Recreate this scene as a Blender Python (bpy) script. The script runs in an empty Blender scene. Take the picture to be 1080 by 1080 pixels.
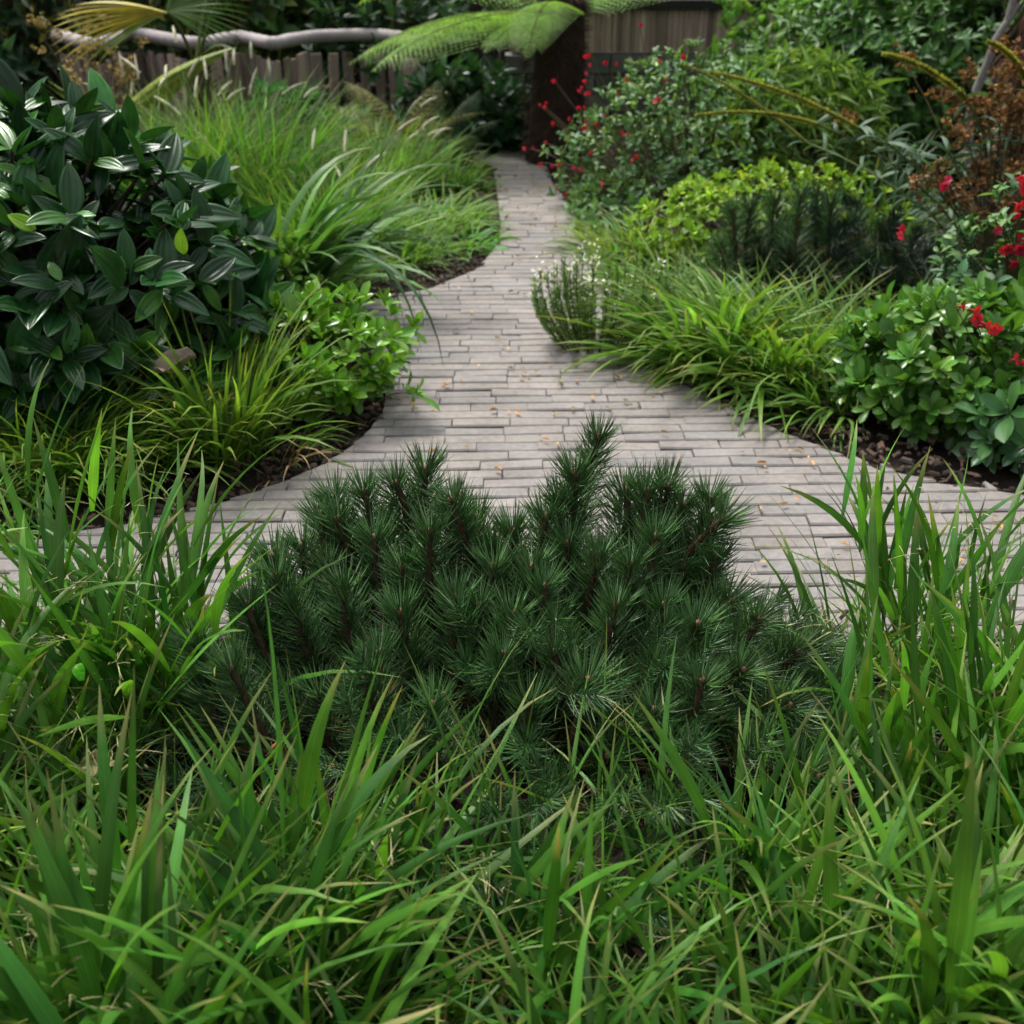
import bpy, math
import numpy as np
from mathutils import Vector, Euler, Matrix
R = math.radians
C = bpy.context.scene.collection
sc = bpy.context.scene

# ------------------------------------------------------------------ camera, sky, sun, exposure
CAM_H, PITCH, F = 1.65, 28.8, 1200.0
cam = bpy.data.cameras.new('camera'); cam.sensor_width = 36; cam.lens = 36 * F / 1080
cam.clip_start = 0.05; cam.clip_end = 500
cam.dof.use_dof = True; cam.dof.focus_distance = 2.45; cam.dof.aperture_fstop = 3.8
cam.dof.aperture_blades = 7
camo = bpy.data.objects.new('camera', cam); C.objects.link(camo)
camo.location = (0, 0, CAM_H); camo.rotation_euler = (R(90 - PITCH), 0, 0)
sc.camera = camo

SUN_EL, SUN_AZ = 62.0, -35.0          # azimuth from +Y towards +X
w = bpy.data.worlds.new('World'); sc.world = w; w.use_nodes = True
nt = w.node_tree; nt.nodes.clear()
sky = nt.nodes.new('ShaderNodeTexSky'); sky.sky_type = 'NISHITA'; sky.sun_disc = False
sky.sun_elevation = R(SUN_EL); sky.sun_rotation = R(SUN_AZ)
sky.dust_density = 4.0; sky.air_density = 1.0; sky.ozone_density = 1.0
hs = nt.nodes.new('ShaderNodeHueSaturation'); hs.inputs['Saturation'].default_value = 0.30
bg = nt.nodes.new('ShaderNodeBackground'); bg.inputs['Strength'].default_value = 0.105
wo = nt.nodes.new('ShaderNodeOutputWorld')
tcw = nt.nodes.new('ShaderNodeTexCoord'); sxw = nt.nodes.new('ShaderNodeSeparateXYZ'); mrw = nt.nodes.new('ShaderNodeMapRange')
mrw.inputs['From Min'].default_value = 0.05; mrw.inputs['From Max'].default_value = 0.85
mrw.inputs['To Min'].default_value = 0.12; mrw.inputs['To Max'].default_value = 1.5      # overcast: the zenith is the brightest part
scw = nt.nodes.new('ShaderNodeVectorMath'); scw.operation = 'SCALE'
nt.links.new(tcw.outputs['Generated'], sxw.inputs[0]); nt.links.new(sxw.outputs['Z'], mrw.inputs['Value'])
nt.links.new(sky.outputs[0], hs.inputs['Color']); nt.links.new(hs.outputs[0], scw.inputs[0]); nt.links.new(mrw.outputs[0], scw.inputs['Scale'])
nt.links.new(scw.outputs[0], bg.inputs['Color'])
nt.links.new(bg.outputs[0], wo.inputs['Surface'])
sl = bpy.data.lights.new('sun', 'SUN'); sl.energy = 1.5; sl.angle = R(14); sl.color = (1.0, 0.97, 0.92)
so = bpy.data.objects.new('sun', sl); C.objects.link(so)
sd = Vector((math.sin(R(SUN_AZ)) * math.cos(R(SUN_EL)), math.cos(R(SUN_AZ)) * math.cos(R(SUN_EL)), math.sin(R(SUN_EL))))
so.rotation_euler = sd.to_track_quat('Z', 'Y').to_euler(); so.location = (0, 0, 12)
sc.view_settings.view_transform = 'Standard'; sc.view_settings.look = 'None'
sc.view_settings.exposure = 1.2; sc.view_settings.gamma = 1.0
sc.render.engine = 'CYCLES'
cy = sc.cycles
cy.max_bounces = 6; cy.diffuse_bounces = 3; cy.glossy_bounces = 2; cy.transmission_bounces = 3
cy.sample_clamp_indirect = 4.0
cy.use_denoising = True

# ------------------------------------------------------------------ photo geometry helpers
cp, sp_ = math.cos(R(PITCH)), math.sin(R(PITCH))
def ray(px, py):
    a, b = (px - 540) / F, (540 - py) / F
    return np.array([a, cp + b * sp_, -sp_ + b * cp])
def at(px, py, Y):                     # the point of a photo pixel at ground distance Y
    d = ray(px, py); t = Y / d[1]
    return np.array([d[0] * t, Y, CAM_H + d[2] * t])
def G(px, py, z=0.0):                  # the point of a photo pixel on the ground
    d = ray(px, py); t = (z - CAM_H) / d[2]
    return np.array([d[0] * t, d[1] * t, z])

# ------------------------------------------------------------------ mesh accumulator
class Acc:
    def __init__(s): s.v = []; s.c = []; s.u = []; s.f = {}; s.n = 0
    def add(s, v, faces, col, uv=None):
        v = np.asarray(v, float).reshape(-1, 3); m = len(v)
        col = np.asarray(col, float)
        if col.ndim == 1: col = np.tile(col, (m, 1))
        if uv is None: uv = np.zeros((m, 2))
        s.v.append(v); s.c.append(col); s.u.append(uv)
        for fa in (faces if isinstance(faces, list) else [faces]):
            fa = np.asarray(fa, int)
            if len(fa): s.f.setdefault(fa.shape[1], []).append(fa + s.n)
        s.n += m
    def mesh(s, name, mat, smooth=True):
        me = bpy.data.meshes.new(name)
        v = np.concatenate(s.v)
        loops = []; starts = []; tot = 0
        for k, fl in s.f.items():
            fa = np.concatenate(fl); loops.append(fa.ravel()); starts.append(tot + np.arange(len(fa)) * k); tot += fa.size
        loops = np.concatenate(loops); starts = np.concatenate(starts)
        me.vertices.add(len(v)); me.vertices.foreach_set('co', v.astype(np.float32).ravel())
        me.loops.add(len(loops)); me.loops.foreach_set('vertex_index', loops.astype(np.int32))
        me.polygons.add(len(starts)); me.polygons.foreach_set('loop_start', starts.astype(np.int32))
        me.polygons.foreach_set('use_smooth', np.full(len(starts), smooth))
        me.update(calc_edges=True); me.validate()
        ca = me.attributes.new('Col', 'FLOAT_COLOR', 'POINT')
        c = np.concatenate(s.c); ca.data.foreach_set('color', np.hstack([c, np.ones((len(c), 1))]).astype(np.float32).ravel())
        ua = me.attributes.new('uvp', 'FLOAT_VECTOR', 'POINT')
        u = np.concatenate(s.u); ua.data.foreach_set('vector', np.hstack([u, np.zeros((len(u), 1))]).astype(np.float32).ravel())
        me.materials.append(mat)
        return me
    def build(s, name, mat, parent=None, smooth=True):
        return link(name, s.mesh(name, mat, smooth), parent)
def link(name, me, parent=None, loc=None, rot=None):
    o = bpy.data.objects.new(name, me); C.objects.link(o)
    if parent is not None: o.parent = parent
    if loc is not None: o.location = loc
    if rot is not None: o.rotation_euler = rot
    return o
def tag(o, label, cat, group=None):
    o['label'] = label; o['category'] = cat; o['kind'] = 'thing'
    if group: o['group'] = group
    return o
def thing(name, label, cat, loc, group=None):
    o = bpy.data.objects.new(name, None); C.objects.link(o); o.location = loc; o.empty_display_size = .1
    return tag(o, label, cat, group)

def unit(a): return a / np.maximum(np.linalg.norm(a, axis=-1, keepdims=True), 1e-9)
def vary(rng, base, n, amt=.25, yellow=.0):
    base = np.asarray(base, float)
    k = np.exp(rng.normal(0, amt, (n, 1)))
    c = base * k
    y = np.clip(rng.normal(0, yellow, (n, 1)), -.5, 1.2) if yellow else np.zeros((n, 1))
    c = c * (1 + y * np.array([[1.0, .35, -.2]]))
    return np.clip(c, .003, .9)

# blades: curved folded ribbons
def blades(acc, rng, P, az, el, L, W, droop, col, tip=None, S=6, fold=.18, roll=.5, pw=1.3, sway=.25, base_w=.55, fullness=.35, basecol=None):
    n = len(P); t = np.linspace(0, 1, S + 1)
    el = np.broadcast_to(np.asarray(el, float), (n,)); az = np.broadcast_to(np.asarray(az, float), (n,))
    L = np.broadcast_to(np.asarray(L, float), (n,)); W = np.broadcast_to(np.asarray(W, float), (n,)); droop = np.broadcast_to(np.asarray(droop, float), (n,))
    th = el[:, None] - droop[:, None] * t[None] ** pw
    aa = az[:, None] + rng.normal(0, sway, (n, 1)) * t[None]
    T = np.stack([np.cos(th) * np.cos(aa), np.cos(th) * np.sin(aa), np.sin(th)], -1)
    step = (L / S)[:, None, None] * .5 * (T[:, 1:] + T[:, :-1])
    pts = np.concatenate([P[:, None], P[:, None] + np.cumsum(step, 1)], 1)
    h = np.stack([-np.sin(aa), np.cos(aa), np.zeros_like(aa)], -1)
    nn = np.cross(T, h)
    ro = rng.normal(0, roll, (n, 1)) + rng.normal(0, roll, (n, 1)) * t[None]
    side = np.cos(ro)[..., None] * h + np.sin(ro)[..., None] * nn
    nor = np.cross(T, side)
    prof = (base_w + (1 - base_w) * np.minimum(1, t / fullness)) * np.clip(1 - t ** 2.6, .02, 1)
    hw = .5 * W[:, None] * prof[None]
    l = pts - side * hw[..., None]; r = pts + side * hw[..., None]; m = pts + nor * (fold * hw)[..., None]
    v = np.stack([l, m, r], 2).reshape(-1, 3)
    K = 3 * (S + 1)
    q = []
    for i in range(S):
        a = 3 * i
        q += [[a, a + 1, a + 4, a + 3], [a + 1, a + 2, a + 5, a + 4]]
    q = (np.array(q)[None] + (np.arange(n) * K)[:, None, None]).reshape(-1, 4)
    cc = np.repeat(np.asarray(col)[:, None], S + 1, 1)
    if basecol is not None:
        k = np.clip(1 - t / .35, 0, 1)[None, :, None]; cc = cc * (1 - k * .8) + np.asarray(basecol) * k * .8
    if tip is not None:
        amt = (rng.random((n, 1)) ** 1.3); k = np.clip((t[None] - .72) / .28, 0, 1) * amt
        cc = cc * (1 - k[..., None]) + np.asarray(tip) * k[..., None]
    cc = np.repeat(cc[:, :, None], 3, 2).reshape(-1, 3)
    uv = np.zeros((n, S + 1, 3, 2)); uv[..., 0] = [-1, 0, 1]; uv[..., 1] = t[None, :, None]
    acc.add(v, q, cc, uv.reshape(-1, 2))
    return pts, T

def leaf_template(kind='oval', nx=2, ny=6, fold=.12, curl=.15, ridge=0.0):
    us = np.linspace(-1, 1, 2 * nx + 1); t = np.linspace(0, 1, ny + 1)
    if kind == 'oval':   prof = np.sin(np.pi * t ** .85) ** .75
    elif kind == 'obov': prof = np.where(t < .68, .08 + .92 * np.sin(np.pi / 2 * np.minimum(t / .68, 1)) ** 1.3, np.sqrt(np.maximum(0, 1 - (np.maximum(t - .68, 0) / .33) ** 2)))
    elif kind == 'lance': prof = np.sin(np.pi * t ** .6) ** 1.0
    else: prof = np.sin(np.pi * t)
    prof = np.clip(prof, .06, 1); prof[-1] = .02
    X = .5 * us[None] * prof[:, None]
    Z = fold * np.abs(us)[None] * prof[:, None] * .5 - curl * (t[:, None] ** 2)
    if ridge: Z = Z + ridge * np.abs(np.sin(2 * np.pi * us / 2 * 1.0 * 2))[None] * prof[:, None] * np.ones((ny + 1, 1))
    Y = np.repeat(t[:, None], len(us), 1)
    v = np.stack([X, Y, Z], -1).reshape(-1, 3)
    k = len(us); q = [[j * k + i, j * k + i + 1, (j + 1) * k + i + 1, (j + 1) * k + i] for j in range(ny) for i in range(k - 1)]
    uv = np.stack([np.repeat(us[None], ny + 1, 0), np.repeat(t[:, None], k, 1)], -1).reshape(-1, 2)
    return v, np.array(q), uv

def scatter(acc, T, P, d, nrm, L, W, col):
    v, q, uv = T; n = len(P)
    y = unit(d); x = unit(np.cross(y, nrm)); z = np.cross(x, y)
    L = np.broadcast_to(np.asarray(L, float), (n,)); W = np.broadcast_to(np.asarray(W, float), (n,))
    vv = P[:, None] + x[:, None] * (v[None, :, 0] * W[:, None])[..., None] + y[:, None] * (v[None, :, 1] * L[:, None])[..., None] \
        + z[:, None] * (v[None, :, 2] * L[:, None])[..., None]
    m = len(v)
    qq = (q[None] + (np.arange(n) * m)[:, None, None]).reshape(-1, q.shape[1])
    acc.add(vv.reshape(-1, 3), qq, np.repeat(np.asarray(col), m, 0), np.tile(uv, (n, 1)))

def perp(a):
    h = np.where(np.abs(a[:, 2:3]) < .9, np.array([[0, 0, 1.0]]), np.array([[1.0, 0, 0]]))
    e1 = unit(np.cross(a, h)); return e1, np.cross(a, e1)

def rosettes(acc, rng, T, ctr, axis, k, tilt, L, W, base, amt=.25, yellow=.1, jit=.25, young=None, young_p=0, spread=.0):
    n = len(ctr); axis = unit(axis); e1, e2 = perp(axis)
    N = n * k
    idx = np.repeat(np.arange(n), k); j = np.tile(np.arange(k), n)
    a = j * 2.39996 + np.repeat(rng.random(n) * 6.283, k) + rng.normal(0, .15, N)
    ti = tilt[0] + (tilt[1] - tilt[0]) * (1 - j / max(1, k - 1)) + rng.normal(0, jit, N)
    A = axis[idx]
    rad = np.cos(a)[:, None] * e1[idx] + np.sin(a)[:, None] * e2[idx]
    d = np.cos(ti)[:, None] * A + np.sin(ti)[:, None] * rad
    nrm = np.sin(ti)[:, None] * A - np.cos(ti)[:, None] * rad + rng.normal(0, .15, (N, 3))
    s = np.exp(rng.normal(0, .18, N)) * (.65 + .35 * (1 - j / max(1, k - 1)))
    P = ctr[idx] + d * (L * .05) - A * (spread * (1 - j / max(1, k - 1)))[:, None]
    col = vary(rng, base, N, amt, yellow)
    if young is not None:
        m = (rng.random(n) < young_p)[idx] & (j > k * .4)
        col[m] = vary(rng, young, int(m.sum()), .2, .1)
    scatter(acc, T, P, d, nrm, L * s, W * s, col)

def tube(acc, pts, r0, r1, col, sides=6, cap=True, rr=None):
    pts = np.asarray(pts, float); m = len(pts)
    t = unit(np.gradient(pts, axis=0)); ref = np.array([.3, .2, 1.0]) if abs(t[0, 2]) < .8 else np.array([1.0, .2, 0])
    e1 = unit(np.cross(t, ref[None])); e2 = np.cross(t, e1)
    r = np.linspace(r0, r1, m) if rr is None else np.asarray(rr)
    a = np.linspace(0, 2 * np.pi, sides, endpoint=False)
    v = pts[:, None] + r[:, None, None] * (np.cos(a)[None, :, None] * e1[:, None] + np.sin(a)[None, :, None] * e2[:, None])
    q = [[i * sides + j, i * sides + (j + 1) % sides, (i + 1) * sides + (j + 1) % sides, (i + 1) * sides + j] for i in range(m - 1) for j in range(sides)]
    u = np.stack([np.repeat(np.linspace(-1, 1, sides)[None], m, 0), np.repeat(np.linspace(0, 1, m)[:, None], sides, 1)], -1).reshape(-1, 2)
    acc.add(v.reshape(-1, 3), np.array(q), col, u)
    if cap:
        for e, i in ((0, 0), (1, m - 1)):
            c = pts[i]; ring = v[i]
            acc.add(np.vstack([ring, c]), np.array([[j, (j + 1) % sides, sides] if e else [(j + 1) % sides, j, sides] for j in range(sides)]), col)
def curve(a, b, bow, n=7):
    a, b = np.asarray(a, float), np.asarray(b, float); t = np.linspace(0, 1, n)[:, None]
    return a + (b - a) * t + np.asarray(bow, float) * (4 * t * (1 - t))
def box(acc, c, s, col, rz=0.0):
    v = np.array([[x, y, z] for z in (-.5, .5) for y in (-.5, .5) for x in (-.5, .5)]) * np.asarray(s)
    cr, sr = math.cos(rz), math.sin(rz)
    v = np.stack([v[:, 0] * cr - v[:, 1] * sr, v[:, 0] * sr + v[:, 1] * cr, v[:, 2]], -1) + np.asarray(c)
    acc.add(v, np.array([[0, 2, 3, 1], [4, 5, 7, 6], [0, 1, 5, 4], [2, 6, 7, 3], [0, 4, 6, 2], [1, 3, 7, 5]]), col)

# ------------------------------------------------------------------ materials
def nodes(name):
    m = bpy.data.materials.new(name); m.use_nodes = True; t = m.node_tree; t.nodes.clear()
    o = t.nodes.new('ShaderNodeOutputMaterial'); return m, t, o
def leaf_mat(name, rough=.42, trans=.28, stripes=0.0, noise=14.0, spec=.5, bump=0.0, midrib=0.0, ndepth=.35):
    m, t, o = nodes(name); N = t.nodes.new; Lk = t.links.new
    at_ = N('ShaderNodeAttribute'); at_.attribute_name = 'Col'
    no = N('ShaderNodeTexNoise'); no.inputs['Scale'].default_value = noise; no.inputs['Detail'].default_value = 3
    tc = N('ShaderNodeTexCoord'); Lk(tc.outputs['Object'], no.inputs['Vector'])
    mr = N('ShaderNodeMapRange'); mr.inputs['From Min'].default_value = .25; mr.inputs['From Max'].default_value = .75
    mr.inputs['To Min'].default_value = 1 - ndepth; mr.inputs['To Max'].default_value = 1 + ndepth; Lk(no.outputs['Fac'], mr.inputs['Value'])
    mul = N('ShaderNodeVectorMath'); mul.operation = 'SCALE'; Lk(at_.outputs['Color'], mul.inputs[0]); Lk(mr.outputs[0], mul.inputs['Scale'])
    colout = mul.outputs[0]
    uv = N('ShaderNodeAttribute'); uv.attribute_name = 'uvp'; sx = N('ShaderNodeSeparateXYZ'); Lk(uv.outputs['Vector'], sx.inputs[0])
    hgt = None
    if stripes:
        wv = N('ShaderNodeMath'); wv.operation = 'MULTIPLY'; wv.inputs[1].default_value = 19.0; Lk(sx.outputs[0], wv.inputs[0])
        sn = N('ShaderNodeMath'); sn.operation = 'SINE'; Lk(wv.outputs[0], sn.inputs[0])
        m2 = N('ShaderNodeMapRange'); m2.inputs['From Min'].default_value = -1; m2.inputs['To Min'].default_value = 1 - stripes; m2.inputs['To Max'].default_value = 1 + stripes
        Lk(sn.outputs[0], m2.inputs['Value'])
        s2 = N('ShaderNodeVectorMath'); s2.operation = 'SCALE'; Lk(colout, s2.inputs[0]); Lk(m2.outputs[0], s2.inputs['Scale']); colout = s2.outputs[0]; hgt = sn.outputs[0]
    if midrib:
        ab = N('ShaderNodeMath'); ab.operation = 'ABSOLUTE'; Lk(sx.outputs[0], ab.inputs[0])
        m3 = N('ShaderNodeMapRange'); m3.inputs['From Min'].default_value = 0; m3.inputs['From Max'].default_value = .16
        m3.inputs['To Min'].default_value = 1 + midrib; m3.inputs['To Max'].default_value = 1; Lk(ab.outputs[0], m3.inputs['Value'])
        s3 = N('ShaderNodeVectorMath'); s3.operation = 'SCALE'; Lk(colout, s3.inputs[0]); Lk(m3.outputs[0], s3.inputs['Scale']); colout = s3.outputs[0]
    p = N('ShaderNodeBsdfPrincipled'); Lk(colout, p.inputs['Base Color'])
    p.inputs['Roughness'].default_value = rough; p.inputs['Specular IOR Level'].default_value = spec
    if bump:
        b = N('ShaderNodeBump'); b.inputs['Strength'].default_value = bump; b.inputs['Distance'].default_value = .002
        Lk(hgt if hgt else no.outputs['Fac'], b.inputs['Height']); Lk(b.outputs[0], p.inputs['Normal'])
    if trans:
        tr = N('ShaderNodeBsdfTranslucent'); tw = N('ShaderNodeVectorMath'); tw.operation = 'MULTIPLY'; tw.inputs[1].default_value = (1.5, 1.5, .7)
        Lk(colout, tw.inputs[0]); Lk(tw.outputs[0], tr.inputs['Color'])
        mx = N('ShaderNodeMixShader'); mx.inputs[0].default_value = trans; Lk(p.outputs[0], mx.inputs[1]); Lk(tr.outputs[0], mx.inputs[2]); Lk(mx.outputs[0], o.inputs['Surface'])
    else: Lk(p.outputs[0], o.inputs['Surface'])
    return m
def solid_mat(name, rough=.85, noise=30.0, ndepth=.4, bump=.4, dist=.004, spec=.3, stretch=None):
    m, t, o = nodes(name); N = t.nodes.new; Lk = t.links.new
    at_ = N('ShaderNodeAttribute'); at_.attribute_name = 'Col'
    tc = N('ShaderNodeTexCoord'); mp = N('ShaderNodeMapping')
    if stretch: mp.inputs['Scale'].default_value = stretch
    Lk(tc.outputs['Object'], mp.inputs['Vector'])
    no = N('ShaderNodeTexNoise'); no.inputs['Scale'].default_value = noise; no.inputs['Detail'].default_value = 6; no.inputs['Roughness'].default_value = .65
    Lk(mp.outputs[0], no.inputs['Vector'])
    n2 = N('ShaderNodeTexNoise'); n2.inputs['Scale'].default_value = noise * .12; n2.inputs['Detail'].default_value = 4; Lk(mp.outputs[0], n2.inputs['Vector'])
    ad = N('ShaderNodeMath'); ad.operation = 'ADD'; Lk(no.outputs['Fac'], ad.inputs[0]); Lk(n2.outputs['Fac'], ad.inputs[1])
    mr = N('ShaderNodeMapRange'); mr.inputs['From Min'].default_value = .6; mr.inputs['From Max'].default_value = 1.4
    mr.inputs['To Min'].default_value = 1 - ndepth; mr.inputs['To Max'].default_value = 1 + ndepth; Lk(ad.outputs[0], mr.inputs['Value'])
    mul = N('ShaderNodeVectorMath'); mul.operation = 'SCALE'; Lk(at_.outputs['Color'], mul.inputs[0]); Lk(mr.outputs[0], mul.inputs['Scale'])
    p = N('ShaderNodeBsdfPrincipled'); Lk(mul.outputs[0], p.inputs['Base Color']); p.inputs['Roughness'].default_value = rough; p.inputs['Specular IOR Level'].default_value = spec
    b = N('ShaderNodeBump'); b.inputs['Strength'].default_value = bump; b.inputs['Distance'].default_value = dist
    Lk(no.outputs['Fac'], b.inputs['Height']); Lk(b.outputs[0], p.inputs['Normal']); Lk(p.outputs[0], o.inputs['Surface'])
    return m
M_GRASS = leaf_mat('grass_blade', .42, .32, stripes=.12, noise=9, spec=.36, bump=.25, midrib=.25)
M_STRAP = leaf_mat('strap_leaf', .38, .28, stripes=.10, noise=8, spec=.34, bump=.2)
M_LEATHER = leaf_mat('leathery_leaf', .26, .14, noise=16, spec=.38, bump=.15)
M_LEAF = leaf_mat('soft_leaf', .45, .30, noise=16, spec=.34, midrib=.3)
M_GLOSS = leaf_mat('glossy_leaf', .28, .24, noise=14, spec=.5, midrib=.35)
M_NEEDLE = leaf_mat('pine_needle', .28, .12, noise=9, spec=.9, ndepth=.35)
M_FERN = leaf_mat('fern_leaf', .5, .35, noise=10, spec=.3)
M_PETAL = leaf_mat('petal', .5, .3, noise=30, spec=.3)
M_BARK = solid_mat('bark', .9, 60, .5, .6, .004)
M_STEM = solid_mat('green_stem', .6, 40, .25, .2, .002)
M_SOIL = solid_mat('soil', .95, 45, .6, 1.0, .012, .2)
M_CHIP = solid_mat('bark_chip', .85, 50, .45, .5, .003)
M_BRICK = solid_mat('clay_paver', .8, 42, .34, .45, .003, .3)
M_WOOD = solid_mat('weathered_wood', .8, 28, .35, .4, .004, .3, (1, 1, .12))
M_BLOCK = solid_mat('wall_block', .9, 30, .4, .6, .006, .2)
M_DRY = leaf_mat('dry_leaf', .7, .15, noise=25, spec=.2, ndepth=.4, bump=.4)

T_OVAL = leaf_template('oval', 1, 4, .2, .15)
T_OBOV = leaf_template('obov', 1, 7, .16, .14)
T_LANCE = leaf_template('lance', 1, 5, .25, .25)
T_VIB = leaf_template('oval', 6, 9, .14, .12, ridge=.028)
T_SMALL = leaf_template('oval', 1, 2, .2, .1)

# ------------------------------------------------------------------ ground and path
a = Acc(); n = 40; g = np.linspace(-60, 60, n)
xx, yy = np.meshgrid(g, g + 20); a.add(np.stack([xx, yy, np.full_like(xx, -.035)], -1).reshape(-1, 3),
    np.array([[j * n + i, j * n + i + 1, (j + 1) * n + i + 1, (j + 1) * n + i] for j in range(n - 1) for i in range(n - 1)]), (.022, .016, .012))
gr = a.build('ground', M_SOIL); gr['kind'] = 'structure'

LEFT_PX = [(505, 170), (520, 175), (524, 200), (527, 225), (528, 245), (522, 262), (500, 285), (455, 303), (400, 315), (320, 322), (230, 326), (140, 328), (145, 331), (280, 336), (350, 346),
           (385, 365), (403, 390), (408, 412), (405, 430), (390, 452), (360, 477), (310, 502), (250, 522), (180, 540), (100, 553), (0, 568), (-200, 590), (-900, 640)]
RIGHT_PX = [(574, 170), (578, 178), (582, 192), (602, 218), (630, 243), (640, 265), (642, 300), (652, 335), (662, 372), (692, 395), (740, 415), (782, 436), (830, 460), (900, 487), (960, 507), (1020, 519), (1085, 527), (1300, 540), (1900, 560)]
def bound(pxs, far_extra):
    p = np.array([G(*q)[:2] for q in pxs]); p = np.vstack([far_extra, p])
    return p
LB = bound(LEFT_PX, [[-1.3, 11.0]]); RB = bound(RIGHT_PX, [[-.9, 11.0]])
RB = np.vstack([RB, [4.5, 2.0]]); LB = np.vstack([LB, [-4.5, 1.8]])
def uof(B, v): o = np.argsort(B[:, 1]); return float(np.interp(v, B[o, 1], B[o, 0]))
def build_path():
    rng = np.random.default_rng(5); a = Acc()
    CH, BL, J = .066, .205, .0046
    sl_ = math.tan(R(1.6))                  # the courses climb very slightly to the right
    tones = np.array([[.192, .174, .159], [.185, .170, .158], [.199, .179, .161], [.179, .167, .157], [.191, .172, .153], [.195, .176, .162]])
    v = 1.45
    while v < 10.8:
        off = rng.random() * BL
        # interval where the course lies on the path
        x0a = max(-4, uof(LB, v)); x1a = min(4, uof(RB, v)); x0b = max(-4, uof(LB, v + CH)); x1b = min(4, uof(RB, v + CH))
        u = min(x0a, x0b) - off
        y0j, y1j = v + J * .5, v + CH - J * .5
        while u < max(x1a, x1b):
            ua, ub = u + .0005, u + BL - .0005 + rng.normal(0, .0015)
            A0, A1 = max(ua, x0a), min(ub, x1a); B0, B1 = max(ua, x0b), min(ub, x1b)
            u += BL
            if A1 - A0 < .012 and B1 - B0 < .012: continue
            A1 = max(A1, A0 + .008); B1 = max(B1, B0 + .008)
            jr = rng.normal(0, 1, (4, 2)) * [.0008, .0024]; wob = .004 * math.sin(u * 2.1 + v * 3)
            q = np.array([[A0, y0j], [A1, y0j], [B1, y1j], [B0, y1j]]) + jr
            q[:, 1] += q[:, 0] * sl_ + wob
            cen = q.mean(0); zt = rng.normal(0, .0018); tx, ty = rng.normal(0, .012, 2)
            z = zt + (q[:, 0] - cen[0]) * tx + (q[:, 1] - cen[1]) * ty
            ins = .0055
            qi = q + np.sign(cen - q) * np.minimum([.0015, ins], np.abs(cen - q) * .4)
            z = np.clip(z, -.006, .006)
            V = np.vstack([np.c_[qi, z + .0], np.c_[q, z - .005], np.c_[q, np.full(4, -.06)]])
            fa = [[0, 1, 2, 3]] + [[k + 4, (k + 1) % 4 + 4, (k + 1) % 4, k] for k in range(4)] + [[k + 8, (k + 1) % 4 + 8, (k + 1) % 4 + 4, k + 4] for k in range(4)]
            c = tones[rng.integers(len(tones))] * math.exp(rng.normal(0, .05))
            cs = np.vstack([np.tile(c, (4, 1)), np.tile(c * .92, (4, 1)), np.tile(c * .6, (4, 1))])  # edge shading painted in: rims a little darker, sides down in the joints more
            a.add(V, np.array(fa), cs)
        v += CH
    # jointing sand just below the bricks
    vs = np.linspace(1.5, 10.8, 160)
    L_ = np.array([[max(-4, uof(LB, y)) + .015, y + max(-4, uof(LB, y)) * sl_, -.013] for y in vs]); R_ = np.array([[min(4, uof(RB, y)) - .015, y + min(4, uof(RB, y)) * sl_, -.013] for y in vs])
    k = len(vs); a.add(np.vstack([L_, R_]), np.array([[i, k + i, k + i + 1, i + 1] for i in range(k - 1)]), (.065, .055, .044))
    o = a.build('path', M_BRICK, smooth=False); o['kind'] = 'structure'
build_path()

# island bed round the pine
def island():
    rng = np.random.default_rng(8); a = Acc(); nr, na = 14, 72
    pts = np.array([[-4, 1.2], [-1.9, 1.72], [-1.3, 2.0], [-1.0, 2.22], [-.75, 2.5], [-.4, 2.7], [0, 2.76], [.4, 2.7], [.8, 2.45], [1.05, 2.15], [1.45, 1.9], [2.1, 1.65], [4, 1.2], [4, -1], [-4, -1]])
    per = []
    for i in range(len(pts)):
        p, q = pts[i], pts[(i + 1) % len(pts)]
        for t in np.linspace(0, 1, 6, endpoint=False): per.append(p + (q - p) * t)
    per = np.array(per); c = np.array([0, 1.0]); na = len(per); V = []
    for i in range(nr):
        f = 1 - i / nr
        for p in per:
            q = c + (p - c) * f
            z = -.03 if i == 0 else .02 + .03 * (1 - f) + rng.normal(0, .008)
            if i == 1: z = .012
            V.append([q[0], q[1], z])
    V.append([c[0], c[1], .05]); F_ = []
    for i in range(nr - 1):
        for j in range(na): F_.append([i * na + (j + 1) % na, i * na + j, (i + 1) * na + j, (i + 1) * na + (j + 1) % na])
    a.add(V, [np.array(F_), np.array([[(nr - 1) * na + (j + 1) % na, (nr - 1) * na + j, nr * na] for j in range(na)])], (.022, .016, .012))
    o = a.build('planting_bed', M_SOIL); o['kind'] = 'structure'
island()

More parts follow.
